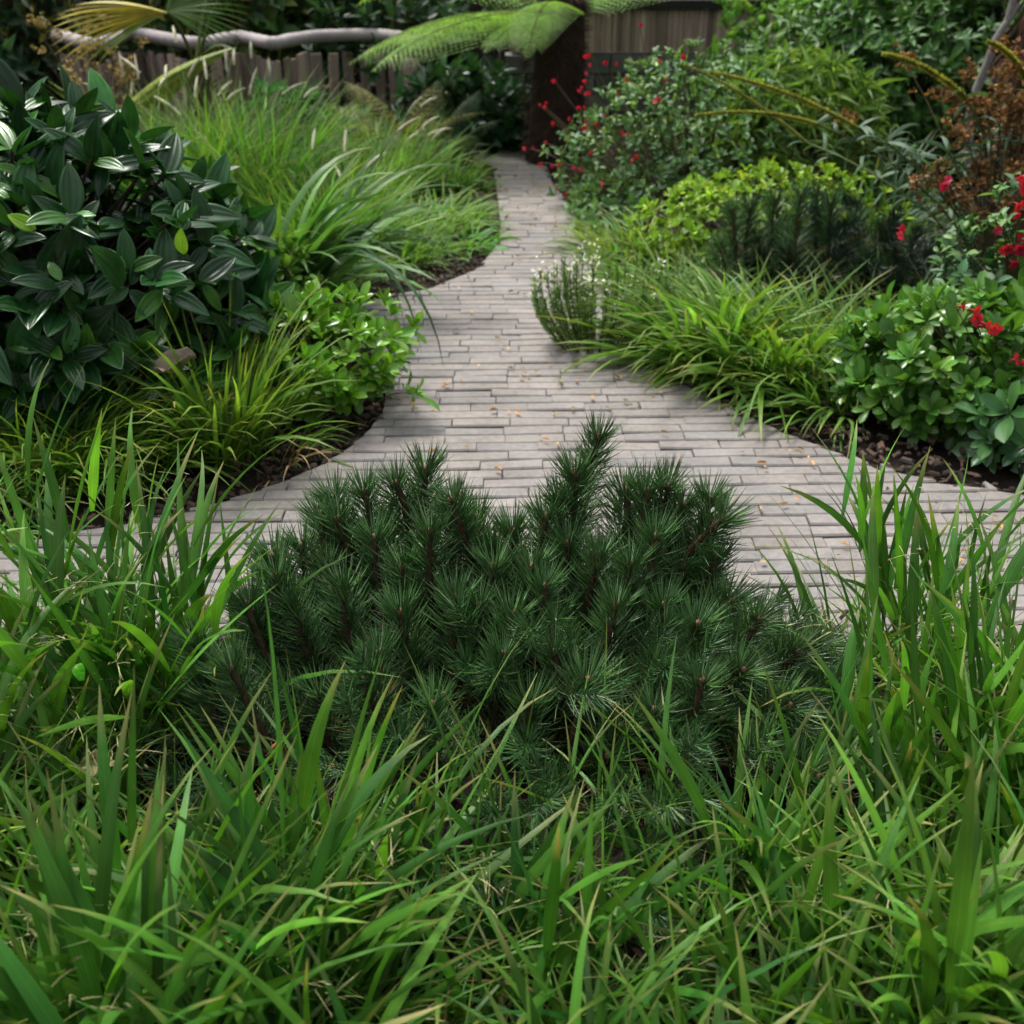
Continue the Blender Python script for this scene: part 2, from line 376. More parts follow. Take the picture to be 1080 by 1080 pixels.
# bark mulch along the bed edges, leaf litter on the path
def mulch():
    rng = np.random.default_rng(3); a = Acc(); P = []
    for B, s in ((LB, -1), (RB, 1)):
        for _ in range(2600):
            y = rng.uniform(2.2, 8.5); d = abs(rng.normal(0, .22)) + .01 - (.07 * rng.random() ** 2 if rng.random() < .22 else 0)
            P.append([uof(B, y) + s * d, y + uof(B, y) * math.tan(R(1.6)), (.006 if d < 0 else -.025 + rng.random() * .02 + min(.04, d * .1))])
    for _ in range(1500):
        P.append([rng.uniform(-1.6, 1.6), rng.uniform(.7, 2.4), .045 + rng.random() * .02])
    P = np.array(P); N = len(P)
    d = unit(np.c_[rng.normal(0, 1, (N, 2)), rng.normal(0, .25, N)]); nrm = unit(np.c_[rng.normal(0, .5, (N, 2)), np.ones(N)])
    T = (np.array([[-.5, 0, 0], [.5, .05, 0], [.6, .9, 0], [-.4, 1, 0], [-.3, .1, .2], [.3, .1, .22], [.35, .8, .2], [-.25, .85, .18]]),
         np.array([[4, 5, 6, 7], [0, 1, 5, 4], [1, 2, 6, 5], [2, 3, 7, 6], [3, 0, 4, 7]]), np.zeros((8, 2)))
    scatter(a, T, P, d, nrm, rng.uniform(.015, .05, N), rng.uniform(.008, .022, N), vary(rng, (.045, .028, .02), N, .5, .1))
    o = a.build('bark_mulch', M_CHIP, smooth=False); o['kind'] = 'stuff'
    a = Acc(); rng = np.random.default_rng(4); P = []
    spots = [(530, 365), (470, 405), (560, 395), (440, 430), (620, 340), (700, 420), (1060, 555), (1030, 560), (1050, 548), (1020, 590), (60, 650), (70, 640), (30, 640), (560, 350), (480, 470), (600, 410), (850, 480), (880, 492), (1000, 600), (540, 440), (660, 430), (590, 470)]
    for p in spots:
        for _ in range(rng.integers(1, 5)):
            q = G(*p); P.append([q[0] + rng.normal(0, .035), q[1] + rng.normal(0, .03), .012])
    for _ in range(130):
        y = rng.uniform(2.6, 7.5); lo, hi = max(-1.6, uof(LB, y)), min(1.8, uof(RB, y)); P.append([rng.uniform(lo, hi), y, .012])
    P = np.array(P); N = len(P)
    d = unit(np.c_[rng.normal(0, 1, (N, 2)), rng.normal(0, .12, N)]); nrm = unit(np.c_[rng.normal(0, .25, (N, 2)), np.ones(N)])
    scatter(a, leaf_template('oval', 1, 4, .5, -.1), P, d, nrm, rng.uniform(.012, .038, N), rng.uniform(.005, .016, N), vary(rng, (.38, .24, .11), N, .35, .2))
    o = a.build('leaf_litter', M_DRY); o['kind'] = 'stuff'
mulch()

# ------------------------------------------------------------------ plant builders
def lumps(rng, n, k=9, amp=.28):
    b = unit(rng.normal(0, 1, (k, 3))); s = rng.uniform(-amp * .6, amp, k)
    return lambda d: 1 + (s[None] * np.exp(-((1 - d @ b.T) / .18))).sum(1)
def crown(rng, n, rx, ry, h, inner=.45, zmin=-.15, amp=.28):
    d = unit(rng.normal(0, 1, (n * 3, 3))); d = d[d[:, 2] > zmin][:n]; n = len(d)
    r = (inner + (1 - inner) * rng.random(n) ** .5) * lumps(rng, n, 9, amp)(d)
    z0 = h * .42
    P = np.stack([d[:, 0] * rx * r, d[:, 1] * ry * r, z0 + d[:, 2] * np.where(d[:, 2] > 0, h - z0, z0) * r], -1)
    P[:, 2] = np.maximum(P[:, 2], .03)
    return P, d
def stems(rng, P, frac, col, r0, r1, parent, base=.06, name='stems'):
    a = Acc()
    for p in P[rng.random(len(P)) < frac]:
        b = np.array([rng.normal(0, base), rng.normal(0, base), -.02])
        tube(a, curve(b, p, np.array([p[0], p[1], 0]) * -.12 + np.array([0, 0, .05 * p[2]]), 5), r0, r1, np.array(col) * math.exp(rng.normal(0, .2)), 4, False)
    if a.n: return a.build(name, M_BARK, parent)
def shrub(name, label, base, rx, ry, h, n, k, L, W, col, T=T_OVAL, mat=None, tilt=(1.2, .5), amt=.28, yellow=.1, young=None, yp=.2, inner=.45, zmin=-.75,
          seed=1, up=.7, group=None, cat='shrub', stem=(.07, .05, .035), sfrac=.25, amp=.28, spread=.0, sr=(.008, .003), jit=.25):
    rng = np.random.default_rng(seed)
    t = thing(name, label, cat, tuple(base), group)
    P, d = crown(rng, n, rx, ry, h, inner, zmin, amp)
    ax = unit(d + np.array([0, 0, up]) + rng.normal(0, .25, d.shape))
    a = Acc(); rosettes(a, rng, T, P, ax, k, tilt, L, W, col, amt, yellow, jit, young, yp, spread)
    a.build('foliage', mat or M_LEAF, t)
    stems(rng, P, sfrac, stem, sr[0], sr[1], t)
    return t, P, ax, rng
def clump(name, label, base, n, L, W, rad, el=(50, 85), droop=(.5, 1.6), col=(.09, .2, .03), tip=(.3, .22, .08), bias=(0, 0), S=6, seed=1, mat=None, group=None,
          amt=.22, yellow=.15, roll=.4, cat='grass clump', az=None, heads=None, basecol=None, pw=1.3, ry=None, lpow=1.0, base_w=.55):
    rng = np.random.default_rng(seed); t = thing(name, label, cat, tuple(base), group); a = Acc()
    r = rad * np.sqrt(rng.random(n)); an = rng.random(n) * 6.283
    P = np.stack([r * np.cos(an), r * np.sin(an) * ((ry or rad) / rad), np.full(n, -.02)], -1)
    dirx = np.cos(an) * r / rad + rng.normal(0, .45, n) + bias[0]; diry = np.sin(an) * r / rad + rng.normal(0, .45, n) + bias[1]
    azs = np.arctan2(diry, dirx) if az is None else rng.normal(az[0], az[1], n)
    ls = L * (.45 + .55 * rng.random(n) ** lpow) * np.exp(rng.normal(0, .08, n))
    elv = np.radians(rng.uniform(el[0], el[1], n))
    blades(a, rng, P, azs, elv, ls, W * np.exp(rng.normal(0, .2, n)), rng.uniform(droop[0], droop[1], n), vary(rng, col, n, amt, yellow), tip, S, roll=roll, basecol=basecol, pw=pw, base_w=base_w)
    a.build('blades', mat or M_GRASS, t)
    if heads: heads(t, rng)
    return t, rng

# ------------------------------------------------------------------ the pine
def needle_mesh(rng, Ls, n, nl, nw, name, top_spread=1.0, col=(.080, .178, .050)):
    a = Acc(); t = -.15 + 1.15 * rng.random(n) ** .85
    t = np.concatenate([t, np.full(n // 8, 1.0)]); N = len(t)
    an = rng.random(N) * 6.283
    th = np.radians(56 - 16 * np.maximum(t, 0) ** 3 + rng.normal(0, 11, N)) * top_spread
    d = np.stack([np.sin(th) * np.cos(an), np.sin(th) * np.sin(an), np.cos(th)], -1)
    an = np.where((t > .1) & (np.sin(an) < -.35) & (rng.random(N) < .85), -an, an)   # shoots are barer on one side
    P = np.stack([.006 * np.cos(an), .006 * np.sin(an), Ls * t * .99], -1)
    L = nl * rng.uniform(.75, 1.15, N) * (1 - .15 * t)
    # three-sided needle, two segments, slightly curved upward
    e1, e2 = perp(d); up = np.array([0, 0, 1.0]) - d * d[:, 2:3]
    K = []
    for s, wd in ((0, .8), (.55, 1.0), (1.0, .12)):
        c = P + d * (L * s)[:, None] + up * (L * .16 * s * s)[:, None]
        for k in range(3):
            b = k * 2.0944
            K.append(c + (math.cos(b) * e1 + math.sin(b) * e2) * (nw * .5 * wd))
    v = np.stack(K, 1).reshape(-1, 3)
    q = np.array([[s * 3 + k, s * 3 + (k + 1) % 3, s * 3 + 3 + (k + 1) % 3, s * 3 + 3 + k] for s in range(2) for k in range(3)])
    q = (q[None] + (np.arange(N) * 9)[:, None, None]).reshape(-1, 4)
    c = vary(rng, col, N, .28, .12); m = rng.random(N) < .06; c[m] = vary(rng, (.17, .22, .12), int(m.sum()), .3); m = (t < .15) & (rng.random(N) < .3); c[m] = vary(rng, (.15, .09, .035), int(m.sum()), .3)
    a.add(v, q, np.repeat(c, 9, 0))
    return a
def stem_acc(rng, Ls, r=.0082, bud=True):
    a = Acc(); m = 16; z = np.linspace(-.10, Ls, m); bow = rng.normal(0, .006, 2)
    pts = np.stack([bow[0] * np.sin(z / Ls * 3), bow[1] * np.sin(z / Ls * 3), z], -1)
    rr = r * (1.25 - .45 * np.linspace(0, 1, m)) * (1 + rng.normal(0, .10, m))
    tube(a, pts, r, r, np.array((.072, .038, .023)), 6, True, rr)
    # bract scales along the shoot
    n = int(Ls / .005); t = rng.random(n); an = rng.random(n) * 6.283
    P = np.stack([r * .75 * np.cos(an), r * .75 * np.sin(an), Ls * t], -1); d = np.stack([.55 * np.cos(an), .55 * np.sin(an), np.full(n, .8)], -1)
    scatter(a, T_SMALL, P, d, np.stack([np.cos(an), np.sin(an), np.zeros(n)], -1), .011, .007, vary(rng, (.090, .050, .032), n, .45))
    if bud:
        pz = np.linspace(0, 1, 6); tube(a, np.stack([np.zeros(6), np.zeros(6), Ls + pz * .016], -1), 0, 0, np.array((.17, .09, .06)), 6, False, .0068 * np.sin(np.pi * (pz * .85 + .15)) ** .6 + .0004)
    return a
SHOOTS = []
def make_shoot_meshes():
    for i, (Ls, n, nl) in enumerate([(.25, 330, .090), (.21, 285, .092), (.30, 390, .088), (.15, 230, .094), (.07, 190, .098)]):
        rng = np.random.default_rng(100 + i)
        SHOOTS.append((Ls, stem_acc(rng, Ls).mesh('shoot', M_BARK), needle_mesh(rng, Ls, n, nl, .0029, 'needles').mesh('needles', M_NEEDLE)))
make_shoot_meshes()
def rot_to(d, spin):
    z = Vector(d).normalized(); y = Vector((0, 1, 0)); y = (y - z * y.dot(z)).normalized(); x = y.cross(z)
    return (Matrix((x, y, z)).transposed() @ Matrix.Rotation(spin, 3, 'Z')).to_euler()
def add_shoot(t, base, tip_world, lean, kind, rng, scale=1.0):
    Ls, sm, nm = SHOOTS[kind]; d = Vector(lean).normalized()
    p = Vector(tip_world) - Vector(base) - d * (Ls * scale)
    rot = rot_to(d, rng.normal(0, .5))
    s = link('shoot', sm, t, p, rot); s.scale = (scale,) * 3
    link('needles', nm, s)
    return p
def filler(acc, rng, pos, ax, nl, nw, col, n=120):
    for p, d in zip(pos, ax):
        b = needle_mesh(rng, .11, n, nl, nw, 'x', .9, col)
        q = np.array(Vector(d).to_track_quat('Z', 'Y').to_matrix())
        for v, c, u in zip(b.v, b.c, b.u): acc.add(v @ q.T + p, b.f[4][0], c, u)
def pine():
    rng = np.random.default_rng(21)
    base = np.array([0.0, 2.02, .03])
    t = thing('pine_shrub', 'low mounded dark green pine with upright brown-stemmed shoots, in the middle of the long grass', 'pine shrub', tuple(base))
    def Yp(py): return 2.40 - (py - 450) / 350 * .72
    key = [(632, 462, 0), (607, 503, 2), (385, 520, 1), (450, 497, 0), (318, 578, 1), (338, 545, 1), (540, 562, 2), (478, 547, 1), (632, 588, 0), (665, 597, 0), (722, 535, 0), (748, 528, 1),
           (692, 568, 1), (575, 548, 1), (310, 640, 0), (362, 622, 0), (422, 648, 2), (480, 632, 0), (455, 562, 0), (425, 600, 0), (205, 682, 0), (245, 708, 1), (270, 652, 1), (530, 692, 1),
           (585, 690, 1), (655, 768, 4), (690, 750, 4), (782, 708, 4), (840, 690, 3), (880, 765, 4), (505, 640, 1), (575, 620, 1), (700, 640, 1), (755, 590, 1), (660, 520, 3), (600, 575, 0),
           (735, 660, 4), (830, 745, 4), (620, 720, 4), (560, 745, 1), (385, 720, 1), (335, 735, 1), (455, 745, 1), (520, 600, 1), (395, 570, 1), (290, 610, 1), (225, 740, 1), (720, 800, 4), (800, 655, 3), (770, 635, 3), (860, 820, 4), (352, 528, 1), (418, 512, 3), (502, 548, 1), (590, 528, 1), (682, 520, 1), (703, 515, 3), (762, 548, 1), (520, 580, 0), (288, 590, 1), (345, 600, 0), (562, 600, 0), (650, 640, 0), (720, 600, 1), (262, 640, 1), (400, 690, 1), (845, 800, 4), (800, 790, 4), (885, 720, 3), (865, 680, 1), (905, 790, 4), (760, 760, 4), (700, 700, 3), (640, 800, 4), (740, 720, 3), (540, 650, 0)]
    tips = []
    for px, py, k in key:
        p = at(px, py, Yp(py) + rng.normal(0, .03))
        cx = (px - 540) / 380.0
        lean = np.array([cx * .28 + rng.normal(0, .07), (.10 if px < 700 else -.06) - max(0, (py - 690)) / 200 * .5 + rng.normal(0, .07), 1.0])
        if px > 760: lean += np.array([.35, -.2, -.1])
        add_shoot(t, base, p, lean, k, rng, rng.uniform(.92, 1.1)); tips.append((p, lean))
    # more shoots over the mound, between and behind the named ones
    for i in range(10):
        a_ = rng.uniform(.1, 3.04); r = math.sqrt(rng.random())
        x = .68 * r * math.cos(a_); y = base[1] + .05 + .50 * r * math.sin(a_)
        py_d = .47 * (1 - r ** 2.2) + .10
        hgt = py_d * (1.0 if x < .25 else .8) * (1 + .12 * math.sin(x * 9))
        p = np.array([x, y, hgt]); lean = np.array([x * .6 + rng.normal(0, .1), (y - base[1]) * .6 - .1, 1.0])
        add_shoot(t, base, p, lean, int(rng.choice([0, 1, 3, 3])), rng, rng.uniform(.9, 1.05))
    # dense lower needle tufts
    acc = Acc(); n = 125; pos = []; ax = []
    for i in range(n):
        a_ = rng.random() * 6.283; r = math.sqrt(rng.random()) * 1.0
        x = .06 + .72 * r * math.cos(a_); y = -.12 + .56 * r * math.sin(a_)
        z = (.17 * (1 - r ** 2) + .06) * rng.uniform(.3, 1.0)
        pos.append([x, y, z]); ax.append(unit(np.array([x * 1.0, y * .9 - .2, .75]) + rng.normal(0, .2, 3)))
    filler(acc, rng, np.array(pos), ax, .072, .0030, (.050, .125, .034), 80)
    acc.build('inner_needles', M_NEEDLE, t)
    a = Acc()
    for p in pos[::2]:
        tube(a, curve([rng.normal(0, .05), rng.normal(0, .05), 0], p, [0, 0, -.03], 6), .008, .004, np.array((.03, .018, .012)), 5, False)
    for p, l in tips:
        q = p - base - unit(np.array(l)) * .15
        tube(a, curve([rng.normal(0, .06), rng.normal(0, .06), .0], q, [q[0] * .15, q[1] * .15, -.04], 6), .010, .007, np.array((.03, .018, .012)), 5, False)
    a.build('branches', M_BARK, t)
pine()

# ------------------------------------------------------------------ foreground long grass
def culms(acc, rng, P, az, el, Lc, nleaf, L, W, col, tip, lel=(38, 72), droop=(.3, 1.3), S=7, cdroop=.35):
    n = len(P)
    pts, T = blades(acc, rng, P, az, el, Lc, .0055, cdroop, vary(rng, np.array(col) * .9, n, .15, .1), None, S=6, fold=.9, roll=.1, sway=.15, base_w=1)
    for k in range(nleaf):
        f = .18 + .8 * k / max(1, nleaf - 1)
        i = np.minimum((f * 6).astype(int) if hasattr(f, 'astype') else int(f * 6), 5); fr = f * 6 - i
        q = pts[:, i] * (1 - fr) + pts[:, i + 1] * fr
        tt = T[:, min(i + 1, 6)]
        keep = rng.random(n) < (.92 if k else .7)
        if not keep.any(): continue
        side = az + (k % 2 * 2 - 1) * rng.uniform(.5, 1.7, n) + rng.normal(0, .4, n)
        e = np.radians(rng.uniform(lel[0], lel[1], n)) + (.12 if k == nleaf - 1 else 0)
        s = (1.0 - .25 * abs(k / max(1, nleaf - 1) - .5)) * np.exp(rng.normal(0, .16, n))
        m = keep
        blades(acc, rng, q[m], side[m], e[m], (L * s)[m], (W * np.exp(rng.normal(0, .18, n)))[m], rng.uniform(droop[0], droop[1], int(m.sum())),
               vary(rng, col, int(m.sum()), .34, .16), tip, S, roll=.5, fold=.22, base_w=.35, fullness=.3)
def spikelets(acc, rng, P, d, n, size, col):
    # airy panicle: hair-thin branches with hanging straw spikelets
    for p, dd in zip(P, d):
        k = n; t = rng.random(k); q = p + dd * (t[:, None] * .14)
        an = rng.random(k) * 6.283; el = rng.uniform(-.2, .9, k); l = rng.uniform(.02, .07, k)
        e = np.stack([np.cos(an) * np.cos(el), np.sin(an) * np.cos(el), np.sin(el)], -1)
        blades(acc, rng, q, an, el, l, .0012, .5, vary(rng, col, k, .2), None, S=3, fold=0, roll=.1, base_w=1)
        scatter(acc, T_SMALL, q + e * l[:, None] * .9, e + np.array([0, 0, -.5]), rng.normal(0, 1, (k, 3)), size * rng.uniform(.7, 1.3, k), size * .22, vary(rng, col, k, .3))
def long_grass(label, region, n, L, W, Lc, col, seed, bias=(0, 0), el=(55, 86), extra=0, heads=0, tip=(.34, .27, .10), nleaf=5, lel=(38, 72), droop=(.3, 1.3), group=None):
    rng = np.random.default_rng(seed)
    x0, x1, y0, y1 = region; base = np.array([(x0 + x1) / 2, (y0 + y1) / 2, .03])
    t = thing('long_grass_clump', label, 'grass clump', tuple(base), group)
    def spots(m):
        # several tufts inside the clump
        k = max(3, m // 9); c = np.c_[rng.uniform(x0, x1, k), rng.uniform(y0, y1, k)]
        i = rng.integers(0, k, m); q = c[i] + rng.normal(0, .035, (m, 2)); return np.c_[q - base[:2], np.full(m, -.02)], (q - c[i]) / .035
    a = Acc(); P, o = spots(n)
    az = np.arctan2(o[:, 1] * .5 + rng.normal(0, .5, n) + bias[1], o[:, 0] * .5 + rng.normal(0, .5, n) + bias[0])
    culms(a, rng, P, az, np.radians(rng.uniform(el[0], el[1], n)), Lc * rng.uniform(.55, 1.1, n), nleaf, L, W, col, tip, lel, droop)
    m = extra
    if m:
        P, o = spots(m); az = np.arctan2(o[:, 1] + rng.normal(0, .7, m) + bias[1], o[:, 0] + rng.normal(0, .7, m) + bias[0])
        blades(a, rng, P, az, np.radians(rng.uniform(45, 88, m)), L * rng.uniform(.8, 1.7, m), W * rng.uniform(.4, 1.0, m), rng.uniform(.2, 1.5, m), vary(rng, col, m, .25, .2), tip, 7, roll=.5, base_w=.5, basecol=(.12, .16, .04))
    m = int(extra * 1.8)
    P = np.c_[rng.uniform(x0, x1, m) - base[0], rng.uniform(y0, y1, m) - base[1], np.full(m, -.02)]
    blades(a, rng, P, np.arctan2(rng.normal(0, 1, m) + bias[1], rng.normal(0, 1, m) + bias[0]), np.radians(rng.uniform(35, 86, m)), L * rng.uniform(.5, 1.35, m), W * rng.uniform(.2, .6, m), rng.uniform(.2, 1.7, m), vary(rng, np.array(col) * [.95, .95, 1.0], m, .35, .3), tip, 6, roll=.5, base_w=.6, basecol=(.10, .12, .035))
    a.build('blades', M_GRASS, t)
    m = extra // 2; b = Acc(); P = np.c_[rng.uniform(x0, x1, m) - base[0], rng.uniform(y0, y1, m) - base[1], rng.uniform(0, .06, m)]
    blades(b, rng, P, rng.uniform(0, 6.28, m), np.radians(rng.uniform(-5, 65, m)), L * rng.uniform(.4, .9, m), W * rng.uniform(.2, .5, m), rng.uniform(.2, 1.5, m), vary(rng, (.13, .09, .04), m, .35, .2), None, 6, roll=.8)
    b.build('dead_blades', M_DRY, t)
    if heads:
        b = Acc(); P, o = spots(heads); az = rng.random(heads) * 6.283
        pts, T = blades(b, rng, P, az, np.radians(rng.uniform(62, 88, heads)), Lc * rng.uniform(.85, 1.3, heads), .0018, rng.uniform(.2, .7, heads), vary(rng, (.22, .22, .08), heads, .2), None, S=6, fold=0, roll=.1, base_w=1)
        spikelets(b, rng, pts[:, -2], T[:, -1], 6, .013, (.30, .28, .13))
        b.build('seed_heads', M_DRY, t)
    return t
GC = (.054, .160, .017)
GRP = 'long grass round the pine'
long_grass('tall broad-bladed grass leaning left over the brick path, left of the pine', (-1.02, -.60, 1.75, 2.2), 40, .34, .024, .50, GC, 231, bias=(-.5, .1), el=(58, 85), extra=70, heads=6, group=GRP, droop=(.1, .8), lel=(45, 76))
long_grass('sprawling bright grass at the left edge, beside a pale fallen leaf', (-1.35, -.70, 1.2, 1.75), 52, .33, .022, .42, (.068, .185, .019), 32, bias=(-.5, 0), el=(45, 80), extra=190, heads=10, group=GRP, droop=(.2, 1.1), lel=(40, 74))
long_grass('dense grass tuft in the bottom left corner under the lens', (-.75, -.24, .80, 1.36), 48, .37, .022, .34, GC, 33, bias=(-.1, .2), extra=150, heads=9, group=GRP, droop=(.1, .9), lel=(45, 76))
long_grass('loose wide-bladed grass right in front of the pine, arching to the right', (-.42, .10, .95, 1.50), 27, .33, .020, .22, (.052, .158, .018), 34, bias=(.3, .2), extra=150, heads=6, group=GRP, droop=(.1, .8), lel=(48, 78))
long_grass('grass tuft at the bottom middle with dark gaps between blades', (.0, .50, .84, 1.50), 36, .33, .020, .21, (.058, .165, .017), 35, bias=(-.1, .2), extra=180, heads=6, group=GRP, droop=(.1, .9), lel=(45, 76))
long_grass('lush overlapping grass in the bottom right corner', (.46, 1.05, .82, 1.5), 52, .36, .021, .31, (.072, .185, .019), 36, bias=(.2, .1), extra=230, heads=9, group=GRP, droop=(.1, 1.0), lel=(42, 75))
long_grass('tall upright grass with spear-like blades, right of the pine', (.74, 1.08, 1.55, 2.2), 50, .33, .021, .41, GC, 37, bias=(.15, .1), el=(68, 88), extra=110, heads=14, group=GRP, droop=(.05, .7), lel=(52, 80))
long_grass('grass leaning right over the path at the right edge', (1.0, 1.42, 1.25, 1.8), 46, .33, .021, .34, (.072, .185, .020), 38, bias=(.6, .1), el=(48, 80), extra=150, heads=8, group=GRP, droop=(.1, 1.0), lel=(42, 75))

# ------------------------------------------------------------------ left beds
def G0(px, py): p = G(px, py); p[2] = -.03; return p
# viburnum
b = np.array([-1.71, 3.92, -.03])
t, P, ax, rng = shrub('viburnum_shrub', 'big dark shrub of large leathery deep-veined leaves at the left edge', b, .79, .62, 1.07, 760, 4, .165, .072, (.017, .066, .015), T_VIB, M_LEATHER, (1.55, .8), .3, .08,
      (.045, .150, .016), .5, .55, -.8, 41, .8, amp=.14, jit=.45, spread=.03, sfrac=.5, sr=(.011, .005))
# a few bright young leaves of the viburnum
a = Acc(); rg = np.random.default_rng(2)
for px, py in [(193, 268), (38, 242)]:
    p = at(px, py, 3.35) - b; scatter(a, T_VIB, p[None], np.array([[rg.normal(0, .5), -.3, .9]]), np.array([[rg.normal(0, .3), -1, .5]]), .085, .045, vary(rg, (.20, .40, .02), 1, .1))
o = a.build('young_leaves', M_LEATHER, t); o['label'] = 'small lime green young leaves'
# pittosporum by the path, left
shrub('pittosporum_shrub', 'low bright green shrub of rounded leaf whorls spilling onto the left path edge', np.array([-.75, 3.93, -.03]), .32, .38, .37, 230, 10, .076, .030, (.11, .26, .022), T_OBOV, M_GLOSS, (1.25, .3), .25, .15,
      (.17, .33, .05), .5, .5, -.8, 42, .9, amp=.45, spread=.015, sfrac=.4, group='pittosporum shrubs')
shrub('pittosporum_shrub', 'small pale green leafy shrub tucked between the dark viburnum and the strappy leaves', np.array([-1.02, 4.55, -.03]), .22, .25, .40, 70, 9, .09, .036, (.12, .25, .045), T_OBOV, M_GLOSS, (1.35, .35), .2, .12,
      (.17, .33, .05), .4, .5, -.8, 43, .8, spread=.015, sfrac=.4, group='pittosporum shrubs')
# the trailing sprig on the bricks
t = thing('trailing_sprig', 'single leafy sprig lying out over the bricks from the left shrub', 'sprig', tuple(at(398, 425, 3.70)))
a = Acc(); rg = np.random.default_rng(9); s0 = np.zeros(3); s1 = at(436, 416, 3.62) - at(398, 425, 3.70)
tube(a, curve(s0, s1, [0, 0, .02]), .003, .002, (.09, .08, .03), 5); a.build('stem', M_STEM, t)
a = Acc(); rosettes(a, rg, T_OBOV, np.array([s1, s1 * .75 + [0, 0, .015]]), np.array([[.9, -.1, .3], [.8, 0, .4]]), 6, (1.3, .6), .075, .03, (.10, .24, .03)); a.build('foliage', M_GLOSS, t)
# grasses of the near left bed
clump('grass_clump', 'upright yellow-green grass tuft between the viburnum and the bright rounded shrub', G0(240, 478), 260, .64, .015, .10, (55, 88), (.2, 1.4), (.12, .235, .03), bias=(.1, -.1), seed=51)
clump('grass_clump', 'drooping grass tuft on the dark soil below the bright rounded shrub', G0(300, 470), 50, .36, .010, .10, (35, 80), (.6, 1.6), (.10, .20, .03), bias=(.3, -.2), seed=52)
clump('grass_clump', 'fine low grass under the viburnum, at the left edge over dark soil', G0(40, 500), 420, .60, .011, .24, (45, 84), (.6, 1.7), (.115, .23, .025), seed=53, ry=.14)
clump('grass_clump', 'fine arching grass beneath the big veined leaves, beside the dead leaf', G0(130, 488), 300, .52, .011, .16, (45, 84), (.6, 1.7), (.11, .225, .025), bias=(.2, -.2), seed=54)
clump('grass_clump', 'sparse grass hanging over the soil edge at far left', G0(-40, 545), 130, .36, .010, .2, (30, 70), (.7, 1.7), (.09, .19, .03), bias=(.2, -.4), seed=55)
# straw coloured dead blades on the edge
t = thing('dry_grass_tuft', 'withered straw coloured blades bent over the left path edge', 'dry grass', tuple(G0(300, 492)))
a = Acc(); rg = np.random.default_rng(6); n = 9
blades(a, rg, rg.normal(0, .02, (n, 3)) * [1, 1, 0], rg.uniform(-2.5, 1.0, n), np.radians(rg.uniform(30, 80, n)), rg.uniform(.18, .32, n), .007, rg.uniform(.8, 2.4, n), vary(rg, (.42, .30, .15), n, .25)); a.build('blades', M_DRY, t)
def dead_leaf(label, p, L, W, d, nrm, col, seed, T=None, curl=.3):
    rg = np.random.default_rng(seed); t = T or leaf_template('oval', 4, 10, .7, -.4)
    v = t[0].copy(); v[:, 2] += rg.normal(0, .03, len(v)) + .06 * np.sin(v[:, 1] * 9); v[:, 0] *= 1 + .25 * np.sin(v[:, 1] * 17 + 1); a = Acc()
    p = np.asarray(p, float)
    scatter(a, (v, t[1], t[2]), np.zeros((1, 3)), np.array([d], float), np.array([nrm], float), L, W, np.array([col], float))
    me = a.mesh('fallen_leaf', M_DRY); o = link('fallen_leaf', me, None, p); sm = o.modifiers.new('skin', 'SOLIDIFY'); sm.thickness = .0015
    tag(o, label, 'dead leaf')
dead_leaf('grey-brown curled dead leaf caught under the viburnum', at(163, 396, 3.32), .16, .085, (1, -.1, .12), (-.1, -.35, .9), (.30, .245, .18), 1)
dead_leaf('pale yellow fallen leaf lodged in the left foreground grass', at(84, 806, 1.62), .062, .040, (1, .2, -.25), (.2, -.6, .8), (.50, .42, .22), 2)
dead_leaf('rust brown curled leaf in the shade in front of the pine', at(288, 800, 1.66), .06, .035, (.1, .1, 1), (.5, -.8, .2), (.24, .10, .045), 3)
dead_leaf('small orange-brown leaf below the rust brown one', at(264, 850, 1.55), .05, .035, (.3, .1, 1), (.2, -.9, .2), (.45, .22, .09), 4)

